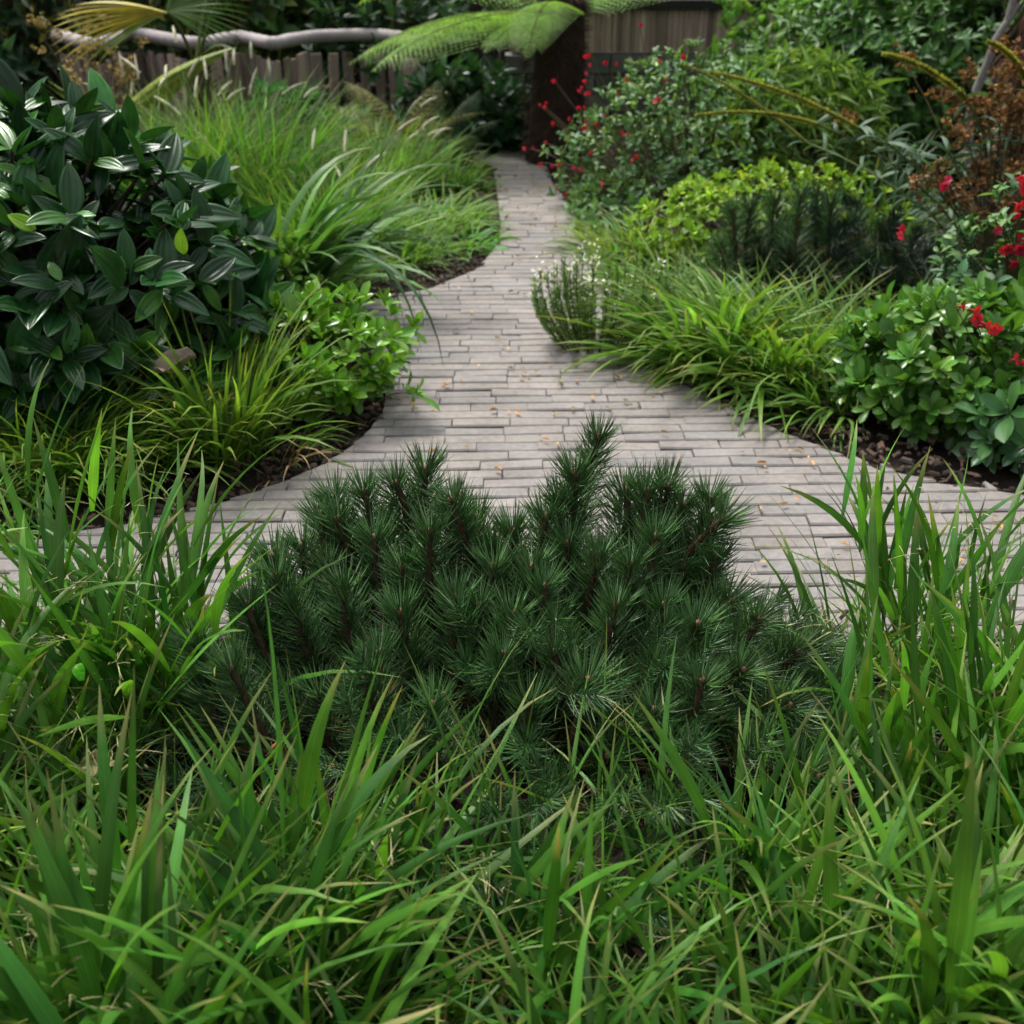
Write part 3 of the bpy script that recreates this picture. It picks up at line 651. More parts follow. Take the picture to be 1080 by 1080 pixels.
# upper left bed
def strap_plant():
    base = G0(300, 330); rng = np.random.default_rng(61)
    t = thing('strap_leaf_plant', 'tall strap-leaved plant arching its long pale-edged leaves over the path', 'strappy plant', tuple(base)); a = Acc(); n = 84
    P = np.c_[rng.normal(0, .06, n), rng.normal(0, .05, n), np.full(n, -.02)]
    az = rng.normal(.0, .9, n)
    blades(a, rng, P, az, np.radians(rng.uniform(48, 82, n)), rng.uniform(.55, 1.05, n), rng.uniform(.034, .050, n), rng.uniform(.5, 1.9, n), vary(rng, (.085, .21, .042), n, .25, .1), (.3, .25, .12), 10, roll=.35, base_w=.7, pw=1.6, fullness=.2)
    # the leaves that bend right down onto the bricks and the tall one
    tips = [(468, 388), (507, 334), (452, 346), (428, 352), (482, 312), (440, 322), (512, 212), (505, 192), (444, 372)]
    for px, py in tips:
        ys = 4.75 if py > 250 else 5.0; gg = G(px, py, .02); e = (gg if gg[1] < ys else at(px, py, ys)) - base; dh = math.hypot(e[0], e[1])
        k = 14; ts = np.linspace(0, 1, k); hz = .48 if py > 250 else .35
        if py < 250: hz = max(hz, e[2] + .08)
        ctrl1 = np.array([e[0] * .30, e[1] * .30, hz * 1.1]); ctrl2 = np.array([e[0] * .93, e[1] * .93, hz * 1.12])
        pts = ((1 - ts) ** 3)[:, None] * 0 + (3 * (1 - ts) ** 2 * ts)[:, None] * ctrl1 + (3 * (1 - ts) * ts ** 2)[:, None] * ctrl2 + (ts ** 3)[:, None] * e
        tg = unit(np.gradient(pts, axis=0)); s = unit(np.cross(tg, [0, 0, 1.0]) + [0, .2, .15]); wd = .017 * np.clip(1 - ts ** 3, .05, 1)[:, None]; nn = np.cross(tg, s)
        v = np.stack([pts - s * wd, pts - nn * wd * .3, pts + s * wd], 1).reshape(-1, 3)
        q = np.array([[3 * i + j, 3 * i + j + 1, 3 * i + j + 4, 3 * i + j + 3] for i in range(k - 1) for j in (0, 1)])
        uv = np.zeros((k, 3, 2)); uv[..., 0] = [-1, 0, 1]; a.add(v, q, vary(rng, (.035, .09, .028), 1, .15)[0], uv.reshape(-1, 2))
    # the tall upright blade
    blades(a, rng, np.zeros((3, 3)), np.array([.35, .5, .2]), np.radians([57, 62, 50]), np.array([1.15, .95, .9]), .030, np.array([.1, .25, .3]), vary(rng, (.04, .10, .05), 3, .1), None, 10, roll=.2, base_w=.8)
    a.build('leaves', M_STRAP, t)
strap_plant()
def pale_heads(n, hgt, lean):
    def f(t, rng):
        b = Acc(); P = np.c_[rng.normal(0, .12, n), rng.normal(0, .1, n), np.zeros(n)]; az = rng.normal(lean, .8, n)
        pts, T = blades(b, rng, P, az, np.radians(rng.uniform(62, 86, n)), hgt * rng.uniform(.75, 1.1, n), .003, rng.uniform(.3, .9, n), vary(rng, (.22, .26, .10), n, .2), None, S=7, fold=0, roll=.1, base_w=1)
        for i in range(n):   # a bottlebrush head at the end of every stalk
            d = T[i, -1]; q = curve(pts[i, -1] - d * .01, pts[i, -1] + d * rng.uniform(.10, .18) + np.array([0, 0, -.02]), [0, 0, .008], 6)
            tube(b, q, 0, 0, vary(rng, (.50, .48, .34), 1, .12)[0], 6, True, [.004, .008, .009, .008, .006, .002])
            k = 70; tt = rng.random(k); an = rng.random(k) * 6.283; pp = q[0] + (q[-1] - q[0]) * tt[:, None]
            blades(b, rng, pp, an, rng.uniform(0, 1.2, k), .018, .0012, .3, vary(rng, (.55, .52, .38), k, .15), None, S=2, fold=0)
        b.build('seed_heads', M_DRY, t)
    return f
clump('feather_grass', 'fine tall grass with white bottlebrush heads in front of the timber railing', G0(265, 232), 900, 1.0, .010, .26, (60, 88), (.3, 1.3), (.085, .235, .028), seed=62, heads=pale_heads(9, .95, 1.9), group='feather grasses', amt=.3, yellow=.2)
clump('feather_grass', 'grey-green feather grass behind the top of the viburnum', G0(190, 245), 760, .95, .010, .24, (58, 88), (.3, 1.3), (.095, .215, .035), seed=63, heads=pale_heads(8, .95, 1.6), group='feather grasses', amt=.3, yellow=.2)
clump('feather_grass', 'yellow-green fine grass behind the strap-leaved plant', G0(345, 262), 800, .68, .009, .26, (52, 88), (.4, 1.4), (.11, .25, .032), seed=64, heads=pale_heads(5, .62, 1.2), group='feather grasses', amt=.3, yellow=.2)
clump('feather_grass', 'feather grass whose pale heads nod toward the dark end of the path', G0(405, 205), 640, .66, .010, .24, (54, 86), (.4, 1.3), (.10, .225, .035), seed=65, heads=pale_heads(7, .64, .3), group='feather grasses', amt=.3, yellow=.2)
clump('feather_grass', 'dull straw-green grass just before the left railing posts', G0(150, 215), 300, .70, .009, .22, (52, 86), (.4, 1.3), (.14, .19, .045), seed=66, heads=pale_heads(6, .75, 1.2), group='feather grasses', amt=.3, yellow=.25)
clump('lime_grass', 'lime green grass mound bulging over the far left bend of the path', G0(465, 238), 420, .36, .012, .20, (25, 82), (.7, 1.8), (.135, .275, .045), bias=(.35, -.1), seed=67, group='lime grass mounds', yellow=.2)
clump('lime_grass', 'lime green grass mound above the bare mulch, behind the drooping strap leaves', G0(415, 268), 420, .36, .012, .22, (25, 82), (.7, 1.8), (.125, .26, .04), bias=(.2, -.2), seed=68, group='lime grass mounds', yellow=.2)
clump('lime_grass', 'farthest lime grass mound beside the dark end of the path', G0(468, 196), 380, .34, .012, .20, (35, 84), (.6, 1.6), (.115, .24, .04), bias=(.2, -.1), seed=69, group='lime grass mounds', yellow=.2)
clump('lime_grass', 'low broad-leaved green tuft on the mulch point where the path bends', G0(490, 258), 170, .24, .016, .12, (20, 75), (.7, 1.6), (.085, .24, .04), bias=(.1, -.4), seed=70, group='lime grass mounds', yellow=.1)
clump('lime_grass', 'fresh green grass filling the bed between feather grass and strap leaves', G0(330, 300), 330, .42, .011, .22, (40, 85), (.5, 1.5), (.11, .225, .035), seed=71, group='lime grass mounds')
# spiky rosette in front of the railing
shrub('euphorbia_plant', 'blue-green spiky leaved plant standing just before the timber railing', G0(300, 175) * [1, 1, 1], .30, .25, .48, 40, 16, .17, .018, (.05, .15, .065), T_LANCE, M_LEAF, (1.4, .3), .2, .05, seed=72, up=1.2, cat='plant', spread=.04)
shrub('euphorbia_plant', 'low silvery lance-leaved plant at the foot of the railing, right end', G0(365, 172), .26, .25, .36, 34, 14, .15, .02, (.10, .18, .09), T_LANCE, M_LEAF, (1.4, .3), .2, .05, seed=73, up=1.2, cat='plant', spread=.04)

# brown dried flower stems
def dried(name, label, base, n, hgt, rad, col, seed, size=.03, leaves=None, k=5):
    rng = np.random.default_rng(seed); t = thing(name, label, 'dried flowers', tuple(base)); a = Acc(); b = Acc()
    for i in range(n):
        q = np.array([rng.normal(0, rad), rng.normal(0, rad * .7), hgt * rng.uniform(.45, 1.05)])
        c = curve([rng.normal(0, .04), rng.normal(0, .04), -.02], q, [q[0] * -.1, 0, .04], 6); tube(a, c, .004, .002, (.11, .08, .04), 4, False)
        cl = q + rng.normal(0, size * .9, (k, 3))
        for cc in cl:
            m = 6; an = rng.random(m) * 6.283; e = rng.uniform(-.3, 1.2, m); d = np.stack([np.cos(an) * np.cos(e), np.sin(an) * np.cos(e), np.sin(e)], -1)
            scatter(b, T_SMALL, np.repeat(cc[None], m, 0), d, rng.normal(0, 1, (m, 3)), size * rng.uniform(.7, 1.2, m), size * .75, vary(rng, col, m, .3, .2))
    a.build('stems', M_BARK, t); b.build('flower_heads', M_DRY, t); return t
dried('dried_flower_plant', 'thin brown dried flower stems before the left end of the railing', G0(125, 200), 60, .98, .18, (.32, .25, .11), 74, .020, k=8)
dried('dried_hydrangea', 'brown papery dead flower heads at the upper right, below a grey branch', at(1040, 330, 5.0) * [1, 1, 0] + [0, 0, -.03], 80, 1.05, .26, (.21, .115, .05), 75, .026, k=12)

# palm
def palm():
    base = np.array(at(205, 60, 7.3)); base[2] = -.03; rng = np.random.default_rng(81)
    t = thing('fan_palm', 'young fan palm with pleated yellow-green fans above the timber railing', 'palm', tuple(base))
    a = Acc(); z = np.linspace(0, .75, 10); tube(a, np.stack([0 * z, 0 * z, z], -1), .09, .07, (.09, .06, .04), 10)
    n = 400; an = rng.random(n) * 6.283; P = np.stack([.085 * np.cos(an), .085 * np.sin(an), rng.random(n) * .75], -1)
    blades(a, rng, P, an, .9, .09, .01, 1.2, vary(rng, (.10, .06, .035), n, .3), None, S=3); a.build('trunk', M_BARK, t)
    def fan(hub, face, span, L, col, yl=0, plane=None, m=24):
        b = Acc(); hub = np.asarray(hub, float)
        tube(b, curve([0, 0, .72], hub, [0, 0, .06], 8), .012, .008, (.12, .16, .04), 5)
        f = unit(np.asarray(face, float)); side = unit(np.cross(f, [0, 0, 1.0])) if plane is None else unit(np.asarray(plane, float))
        th = np.linspace(-span, span, m); dirs = np.cos(th)[:, None] * f + np.sin(th)[:, None] * side
        az = np.arctan2(dirs[:, 1], dirs[:, 0]); el = np.arcsin(np.clip(dirs[:, 2], -1, 1))
        c = vary(rng, col, m, .15, .1)
        if yl: c[m - 9:] = vary(rng, (.42, .36, .04), 9, .15)
        blades(b, rng, np.repeat(hub[None], m, 0), az, el, L * (1 - .25 * (np.abs(th) / span) ** 2), L * .05, .45, c, (.35, .25, .08), 7, fold=.9, roll=.12, sway=.03, base_w=.45, fullness=.5)
        b.build('fan_leaf', M_STRAP, t)
    hub = lambda px, py, Y: at(px, py, Y) - base
    fan(hub(176, 14, 7.0), (-1, -.15, -.05), .34, .70, (.15, .26, .03), 1, (0, .3, .95), 11)
    fan(hub(176, 12, 7.05), (.8, .1, .35), .9, .5, (.09, .18, .03), 0, (-.3, .4, .85))
    fan(hub(245, 52, 7.0), (-.95, -.2, -.38), .12, 1.0, (.20, .27, .02), 0, (.2, .3, .9))
    fan(hub(250, -30, 7.2), (.2, -.5, .7), 1.2, .7, (.06, .14, .05))
    fan(hub(225, -20, 7.6), (-.2, .6, .5), 1.2, .7, (.06, .14, .05))
palm()

# timber railing
def railing():
    zt = .70; px = [(60, 37), (72, 40), (88, 45), (104, 48), (116, 43), (132, 36), (150, 36), (180, 42), (212, 47), (232, 42), (252, 38.5), (270, 42), (288, 46.5), (306, 42), (330, 38.5), (365, 37), (398, 36.5), (420, 39), (445, 45)]
    def on(px_, py_):
        d = ray(px_, py_); s = (zt - CAM_H) / d[2]; return np.array([d[0] * s, d[1] * s, zt])
    K = np.array([on(*q) for q in px]); base = np.array([K[:, 0].mean(), K[:, 1].mean(), -.03])
    t = thing('timber_railing', 'low weathered railing of upright palings under a winding round log handrail', 'railing', tuple(base))
    s = np.linspace(0, len(K) - 1, 90); pts = np.stack([np.interp(s, np.arange(len(K)), K[:, i]) for i in range(3)], -1)
    for _ in range(3): pts[1:-1] = (pts[:-2] + 2 * pts[1:-1] + pts[2:]) / 4
    rng = np.random.default_rng(91); a = Acc()
    tube(a, pts - base, .052, .052, (.30, .265, .26), 12, True, .044 + rng.normal(0, .0012, 90)); a.build('handrail', M_WOOD, t)
    seg = np.r_[0, np.cumsum(np.linalg.norm(np.diff(pts, axis=0), axis=1))]; d = 0.03
    while d < seg[-1]:
        p = np.array([np.interp(d, seg, pts[:, i]) for i in range(3)]); i = min(np.searchsorted(seg, d), 88); tg = pts[i + 1] - pts[i]
        w_ = rng.uniform(.055, .085); h = rng.uniform(.60, .64); a = Acc()
        box(a, (0, 0, h / 2), (w_, .022, h), np.array((.26, .20, .165)) * math.exp(rng.normal(0, .25)))
        o = a.build('paling', M_WOOD, t, smooth=False); o.location = (p[0] - base[0], p[1] - base[1], .0); o.rotation_euler = (rng.normal(0, .015), rng.normal(0, .02), math.atan2(tg[1], tg[0]))
        d += w_ + rng.choice([.008, .015, .03, .05])
    a = Acc(); 
    pl = pts.copy(); pl[:, 2] = .34; pl[:, 1] += .035; tube(a, pl - base, .02, .02, (.12, .09, .08), 5); a.build('lower_rail', M_WOOD, t)
railing()

# ferns
def frond_mesh(rng, L, pin, npair, col, name, droop=1.1, el0=.35, fine=True, mat=None):
    a = Acc(); S = npair; t = np.linspace(0, 1, S + 1); th = el0 - droop * t ** 1.2
    T = np.stack([0 * t, np.cos(th), np.sin(th)], -1); pts = np.concatenate([[[0, 0, 0]], np.cumsum(T[:-1] * L / S, 0)])
    tube(a, pts, .008, .002, (.13, .11, .04), 5)
    P, D, Nn, LL = [], [], [], []
    for i in range(3, S + 1):
        f = t[i]; l = pin * math.sin(math.pi * min(1, (f * .93 + .07)) ** .8) ** .7 * (1.0 if f < .9 else .6)
        nrm = np.array([0, -math.sin(th[i]), math.cos(th[i])])
        for s in (-1, 1):
            d = unit(np.array([s * 1.0, .45 * math.cos(th[i]), .45 * math.sin(th[i]) - .10])); m = 12 if fine else 9
            # pinna axis sags
            q = np.linspace(.05, 1, m); c = pts[i] + d * (q[:, None] * l) + np.array([0, 0, -.22 * l]) * (q[:, None] ** 2)
            for k in range(m):
                pl = l * .22 * (1 - q[k] * .8) + .006
                for s2 in (-1, 1):
                    e = unit(T[i] * s2 + d * .55); P.append(c[k]); D.append(e); Nn.append(nrm + rng.normal(0, .12, 3)); LL.append(pl)
    P, D, Nn, LL = map(np.array, (P, D, Nn, LL))
    scatter(a, T_SMALL, P, D, Nn, LL, np.minimum(.012, .2 * LL + .004), vary(rng, col, len(P), .18, .12))
    return a.mesh(name, mat or M_FERN)
def tree_fern():
    base = np.array(at(585, 100, 8.05)); base[2] = -.03; rng = np.random.default_rng(95)
    t = thing('tree_fern', 'tree fern with a dark fibrous trunk and huge light green fronds at the path end', 'tree fern', tuple(base))
    a = Acc(); z = np.linspace(0, 1.12, 14); tube(a, np.stack([.03 * np.sin(z * 2), 0 * z, z], -1), .20, .15, (.035, .018, .013), 14)
    n = 1500; an = rng.random(n) * 6.283; P = np.stack([.18 * np.cos(an), .18 * np.sin(an), rng.random(n) * 1.12], -1)
    blades(a, rng, P, an, rng.uniform(-.8, .6, n), .08, .008, .8, vary(rng, (.035, .018, .012), n, .4), None, S=3); a.build('trunk', M_BARK, t)
    ms = [frond_mesh(np.random.default_rng(200 + i), 1.75, .40, 42, (.17, .31, .055), 'frond', dr, e0) for i, (dr, e0) in enumerate([(.75, .16), (1.7, .55), (1.15, .5)])]
    top = np.array([.06, 0, .94])
    # azimuth of each frond (0 = +Y), which mesh
    lst = [(106, 0, .86), (122, 0, .84), (162, 1, .55), (62, 2, 1), (25, 2, .9), (-20, 2, 1), (-65, 2, .9), (88, 0, .7), (142, 0, .5)]
    for azd, k, s in lst:
        o = link('frond', ms[k], t, top, (0, 0, R(azd))); o.scale = (s,) * 3
tree_fern()
def ground_fern(label, base, col, n, L, seed, pin=.16):
    rng = np.random.default_rng(seed); t = thing('fern', label, 'fern', tuple(base)); me = frond_mesh(rng, L, pin, 20, col, 'frond', 1.1, 1.1, False)
    for i in range(n):
        o = link('frond', me, t, (0, 0, 0), (rng.normal(0, .1), 0, i * 6.283 / n + rng.normal(0, .2))); o.scale = (rng.uniform(.75, 1.1),) * 3
ground_fern('golden fern fading yellow, between the railing end and the tree fern', G0(425, 168), (.17, .17, .035), 10, .75, 96)
ground_fern('yellowing fern low beside the railing end', G0(395, 182), (.16, .17, .04), 8, .55, 97, .13)
ground_fern('green shade fern in front of the dark tree fern trunk', G0(470, 172), (.03, .08, .03), 9, .55, 98, .13)

# dark shade shrubs at the end of the path
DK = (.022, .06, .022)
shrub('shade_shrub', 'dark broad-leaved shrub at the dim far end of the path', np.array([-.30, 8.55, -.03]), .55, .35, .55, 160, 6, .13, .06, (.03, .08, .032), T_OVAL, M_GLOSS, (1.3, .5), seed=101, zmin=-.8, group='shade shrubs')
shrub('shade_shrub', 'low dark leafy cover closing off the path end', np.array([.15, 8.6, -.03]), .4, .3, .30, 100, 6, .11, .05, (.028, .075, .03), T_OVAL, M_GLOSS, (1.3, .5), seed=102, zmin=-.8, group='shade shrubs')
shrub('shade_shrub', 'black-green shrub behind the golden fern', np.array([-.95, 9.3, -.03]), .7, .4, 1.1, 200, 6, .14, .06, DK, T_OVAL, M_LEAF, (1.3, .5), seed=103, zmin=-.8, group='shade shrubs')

# background hedges and fence
def hedge(label, x, y, rx, ry, h, n, L, W, col, seed, T=T_OVAL, mat=None, k=6, young=None, yp=.1):
    return shrub('background_shrub', label, np.array([x, y, -.03]), rx, ry, h, n, k, L, W, col, T, mat or M_LEAF, (1.4, .6), .35, .15, young, yp, .5, -.8, seed, .5, 'shrubs behind the railing', 'shrub', spread=.03)
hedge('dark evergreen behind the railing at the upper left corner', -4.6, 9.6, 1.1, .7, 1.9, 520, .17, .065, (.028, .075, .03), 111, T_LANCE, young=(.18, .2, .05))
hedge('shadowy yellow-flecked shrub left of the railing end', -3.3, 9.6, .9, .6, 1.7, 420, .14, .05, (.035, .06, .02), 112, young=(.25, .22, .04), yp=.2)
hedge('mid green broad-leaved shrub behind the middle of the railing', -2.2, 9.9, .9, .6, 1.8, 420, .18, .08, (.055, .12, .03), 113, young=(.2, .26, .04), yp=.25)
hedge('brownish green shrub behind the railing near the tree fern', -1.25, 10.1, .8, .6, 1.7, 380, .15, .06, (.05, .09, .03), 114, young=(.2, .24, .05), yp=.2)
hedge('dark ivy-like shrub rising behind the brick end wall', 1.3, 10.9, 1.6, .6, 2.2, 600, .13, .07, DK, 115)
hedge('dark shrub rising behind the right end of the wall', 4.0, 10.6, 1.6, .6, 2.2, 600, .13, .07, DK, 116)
def fence():
    t = thing('boundary_fence', 'dark timber boundary fence behind all the shrubs', 'fence', (0, 12, -.03)); rng = np.random.default_rng(120); a = Acc()
    x = -11.0
    while x < 11: box(a, (x, rng.normal(0, .004), 1.1), (.145, .022, 2.2), np.array((.035, .028, .022)) * math.exp(rng.normal(0, .2))); x += .15
    a.build('boards', M_WOOD, t, smooth=False); a = Acc(); box(a, (0, .04, .5), (22, .05, .09), (.03, .025, .02)); box(a, (0, .04, 1.7), (22, .05, .09), (.03, .025, .02)); a.build('rails', M_WOOD, t, smooth=False)
fence()
def end_wall():
    y0 = 9.35; t = thing('end_wall', 'dark stone block wall topped by a strip of upright brown battens', 'wall', (2.0, y0, -.03)); rng = np.random.default_rng(121); a = Acc()
    z = 0; r = 0
    while z < .56:
        x = -2.0 - rng.random() * .2
        while x < 4.5:
            l = rng.uniform(.22, .4); box(a, (x + l / 2, rng.normal(0, .006), z + .07), (l - .012, .2, .128), np.array((.15, .14, .135)) * math.exp(rng.normal(0, .3))); x += l
        z += .14
    box(a, (1.3, .02, .28), (6.6, .17, .56), (.03, .028, .026)); a.build('blockwork', M_BLOCK, t, smooth=False)
    a = Acc(); x = -2.0
    while x < 4.5: l = rng.uniform(.03, .05); box(a, (x, rng.normal(0, .004), .715), (l - .004, .03, .30), np.array((.34, .245, .205)) * math.exp(rng.normal(0, .28))); x += l
    a.build('battens', M_WOOD, t, smooth=False)
    a = Acc(); box(a, (1.3, 0, .905), (6.7, .10, .06), (.02, .018, .016)); a.build('coping', M_WOOD, t, smooth=False)
end_wall()

# ------------------------------------------------------------------ right beds
def flower_mesh(seed, col, s):
    rng = np.random.default_rng(seed); a = Acc()
    tube(a, curve([0, 0, 0], [0, s * .7, s * .1], [0, 0, s * .1], 5), s * .08, s * .14, np.array(col) * .7, 6)
    c = np.array([[0, s * .7, s * .1]]); n = 5
    an = np.array([-.6, .6, 2.2, 3.14, 4.1]); d = np.stack([np.sin(an), np.full(n, .35), -np.cos(an) * .9], -1)
    scatter(a, leaf_template('obov', 2, 4, .2, .2), np.repeat(c, n, 0), d, np.tile([[0, 1.0, .2]], (n, 1)) + rng.normal(0, .2, (n, 3)), s * rng.uniform(.55, .8, n), s * .6, vary(rng, col, n, .15))
    return a.mesh('flower', M_PETAL)
FL = [flower_mesh(1, (.40, .010, .045), .062), flower_mesh(2, (.36, .010, .045), .056), flower_mesh(3, (.42, .016, .030), .062)]
def add_flowers(t, base, pts, rng, scale=1.0, stemcol=(.10, .08, .04)):
    a = Acc()
    for p in pts:
        q = np.asarray(p) - base; k = rng.integers(2, 4)
        for j in range(int(rng.integers(1, 3))):
            o = link('flower', FL[int(rng.integers(3))], t, q + rng.normal(0, .018, 3) * (j > 0), (rng.normal(0, .4), rng.normal(0, .4), rng.uniform(2.2, 4.2))); o.scale = (scale * rng.uniform(.8, 1.15),) * 3
        tube(a, curve(q * np.array([.55, .55, .35]), q, [q[0] * .05, q[1] * .05, .05], 6), .0035, .0018, stemcol, 4, False)
    a.build('flower_stems', M_STEM, t)
# far salvia
b = np.array([1.10, 6.85, -.03])
t, P, ax, rng = shrub('salvia_shrub', 'airy red-flowered shrub of small grey-green leaves beside the far path', b, .74, .60, .82, 780, 7, .056, .026, (.085, .175, .060), T_OVAL, M_LEAF, (1.4, .4), .25, .1, (.16, .26, .07), .3, .3, -.9, 131, 1.0, jit=.4, spread=.06, sfrac=.2, sr=(.005, .002), amp=.5)
pts = [at(px, py, 6.75) for px, py in [(584, 84), (623, 57), (622, 70), (617, 79), (648, 68), (658, 85), (612, 91), (621, 97), (567, 109), (573, 111), (610, 112), (598, 126), (585, 130), (622, 130), (630, 137), (613, 135), (596, 147), (573, 150), (560, 157), (570, 172), (583, 175), (589, 173), (590, 198), (605, 210), (640, 66), (603, 211), (695, 66), (675, 27)]] + [at(px, py, 6.25) for px, py in [(640, 120), (660, 140), (625, 160), (650, 100), (690, 110), (610, 180), (668, 170), (635, 195), (700, 85), (720, 60)]]
add_flowers(t, b, pts, rng, .35)
shrub('ground_cover', 'low pale leafy ground cover under the far red-flowered shrub, at the path edge', np.array([.56, 6.5, -.03]), .22, .42, .22, 120, 7, .060, .03, (.09, .18, .06), T_OVAL, M_LEAF, (1.4, .4), .25, .1, seed=230, zmin=-.9, cat='plant')
# back right leafy shrubs (lobed leaves made from leaf fans)
shrub('anemone_shrub', 'tall light green leafy shrub in front of the battens of the wall', np.array([1.95, 7.9, -.03]), .72, .55, 1.22, 620, 6, .10, .042, (.085, .19, .040), T_LANCE, M_LEAF, (1.5, .7), .28, .12, (.14, .25, .06), .3, .35, -.8, 132, .5, amp=.65, jit=.45, spread=.05)
shrub('anemone_shrub', 'big mid green shrub of lobed leaves behind the arching yellow spires', np.array([2.55, 7.6, -.03]), .85, .6, 1.35, 800, 7, .105, .048, (.060, .15, .035), T_LANCE, M_LEAF, (1.5, .7), .3, .1, (.10, .2, .05), .2, .35, -.8, 133, .5, amp=.65, jit=.45, spread=.05)
shrub('anemone_shrub', 'deep green shrub in shade at the upper right, behind the brown dead flowers', np.array([3.35, 7.4, -.03]), .75, .6, 1.45, 420, 7, .13, .055, (.03, .075, .03), T_OVAL, M_LEAF, (1.5, .7), .3, .1, None, 0, .5, -.8, 134, .7, spread=.03)
shrub('fern_leaf_shrub', 'feathery bright green foliage just right of the red-flowered far shrub', np.array([1.66, 6.7, -.03]), .52, .4, .92, 300, 8, .14, .022, (.12, .22, .04), T_LANCE, M_LEAF, (1.5, .6), .25, .1, (.2, .3, .06), .3, .5, -.8, 135, .5, spread=.04)
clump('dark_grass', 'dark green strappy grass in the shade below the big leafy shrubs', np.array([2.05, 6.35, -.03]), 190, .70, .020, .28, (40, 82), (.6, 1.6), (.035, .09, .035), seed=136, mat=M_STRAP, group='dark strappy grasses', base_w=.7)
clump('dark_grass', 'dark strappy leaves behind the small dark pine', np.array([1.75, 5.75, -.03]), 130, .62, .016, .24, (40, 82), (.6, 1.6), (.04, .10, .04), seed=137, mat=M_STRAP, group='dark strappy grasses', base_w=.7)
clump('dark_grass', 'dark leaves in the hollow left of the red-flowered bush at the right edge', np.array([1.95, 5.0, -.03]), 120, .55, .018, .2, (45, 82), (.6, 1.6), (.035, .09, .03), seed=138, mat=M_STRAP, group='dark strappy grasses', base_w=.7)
# yellow-green choisya like shrub
shrub('golden_shrub', 'yellow-green small-leaved shrub glowing behind the right-hand grasses', np.array([1.16, 5.55, -.03]), .48, .34, .46, 400, 9, .060, .024, (.17, .30, .035), T_OBOV, M_LEAF, (1.4, .3), .2, .12, (.30, .40, .05), .3, .45, -.8, 139, .9, amp=.6, spread=.03)
clump('lime_grass', 'yellow-striped grass mound at the right path edge under the far red flowers', G0(668, 268), 330, .42, .012, .2, (30, 80), (.6, 1.7), (.17, .28, .05), bias=(-.4, -.1), seed=140, yellow=.35, group='lime grass mounds')
clump('lime_grass', 'small green grass mound between the striped grass and the white-flowered heather', G0(680, 300), 260, .32, .011, .18, (30, 80), (.6, 1.7), (.11, .24, .05), bias=(-.3, -.2), seed=141, yellow=.2, group='lime grass mounds')
# the small dark pine on the right
def small_pine():
    base = np.array([1.52, 5.05, -.03]); rng = np.random.default_rng(142)
    t = thing('pine_shrub', 'smaller blackish pine among the right-hand grasses, with stubby upright shoots', 'pine shrub', tuple(base))
    for px, py, k in [(772, 222, 1), (792, 220, 0), (818, 212, 0), (845, 207, 0), (877, 215, 0), (905, 235, 1), (930, 240, 1), (760, 260, 3), (800, 250, 3), (830, 245, 3), (860, 250, 3), (895, 262, 3), (945, 262, 3), (780, 280, 4), (850, 275, 4), (915, 275, 4), (820, 285, 4), (880, 290, 4)]:
        p = at(px, py, 5.0 + rng.normal(0, .08)); add_shoot(t, base, p, (rng.normal(0, .08), rng.normal(0, .08), 1), k, rng, 1.05)
    acc = Acc(); pos = []; ax = []
    for i in range(70):
        a_ = rng.random() * 6.283; r = math.sqrt(rng.random()); x, y = .42 * r * math.cos(a_), .3 * r * math.sin(a_)
        pos.append([x, y, (.36 * (1 - r * r) + .08) * rng.uniform(.4, 1)]); ax.append(unit(np.array([x, y - .1, .5]) + rng.normal(0, .2, 3)))
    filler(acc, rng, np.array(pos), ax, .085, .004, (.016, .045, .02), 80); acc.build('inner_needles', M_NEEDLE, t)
    a = Acc()
    for p in pos[::3]: tube(a, curve([0, 0, 0], p, [0, 0, -.02], 5), .012, .005, (.05, .03, .022), 5, False)
    a.build('branches', M_BARK, t)
small_pine()
# right bed grasses leaning over the path
RG = (.115, .24, .032)
clump('edge_grass', 'yellow-green grass fountain reaching over the right path edge beside the heather', G0(745, 378), 320, .62, .021, .17, (30, 80), (.6, 1.6), RG, bias=(-.45, -.35), seed=151, group='grasses along the right path edge')
clump('edge_grass', 'bright grass fountain on the right edge above the exposed mulch', G0(810, 395), 320, .62, .021, .17, (30, 82), (.6, 1.6), RG, bias=(-.6, -.1), seed=152, group='grasses along the right path edge')
clump('edge_grass', 'upright fine grass behind the right-edge fountains, in front of the small pine', G0(790, 340), 360, .46, .010, .24, (45, 86), (.4, 1.3), (.10, .20, .04), bias=(-.2, 0), seed=153, group='grasses along the right path edge')
clump('edge_grass', 'upright grass left of the glossy rounded shrub on the right', G0(890, 385), 300, .50, .012, .2, (45, 86), (.4, 1.4), (.09, .19, .035), bias=(-.3, -.1), seed=154, group='grasses along the right path edge')
clump('edge_grass', 'short grass tuft drooping left onto the mulch before the glossy rounded shrub', G0(872, 425), 140, .44, .017, .1, (25, 75), (.6, 1.5), (.115, .24, .04), bias=(-.7, -.2), seed=155, group='grasses along the right path edge')
clump('edge_grass', 'low grass filling behind the white-flowered heather', G0(715, 335), 220, .38, .011, .16, (40, 84), (.5, 1.5), (.10, .22, .045), bias=(-.1, 0), seed=156, group='grasses along the right path edge')
clump('edge_grass', 'pale dry-tipped grass behind the glossy rounded shrub', G0(955, 350), 200, .46, .009, .2, (45, 86), (.4, 1.4), (.10, .17, .05), seed=157, group='grasses along the right path edge')
clump('grass_stubble', 'dead grass wisps on the mulch at the foot of the glossy rounded shrub', G0(862, 440), 60, .20, .005, .09, (10, 70), (.4, 1.4), (.20, .15, .09), bias=(-.2, -.2), seed=158, mat=M_DRY, cat='dry grass')
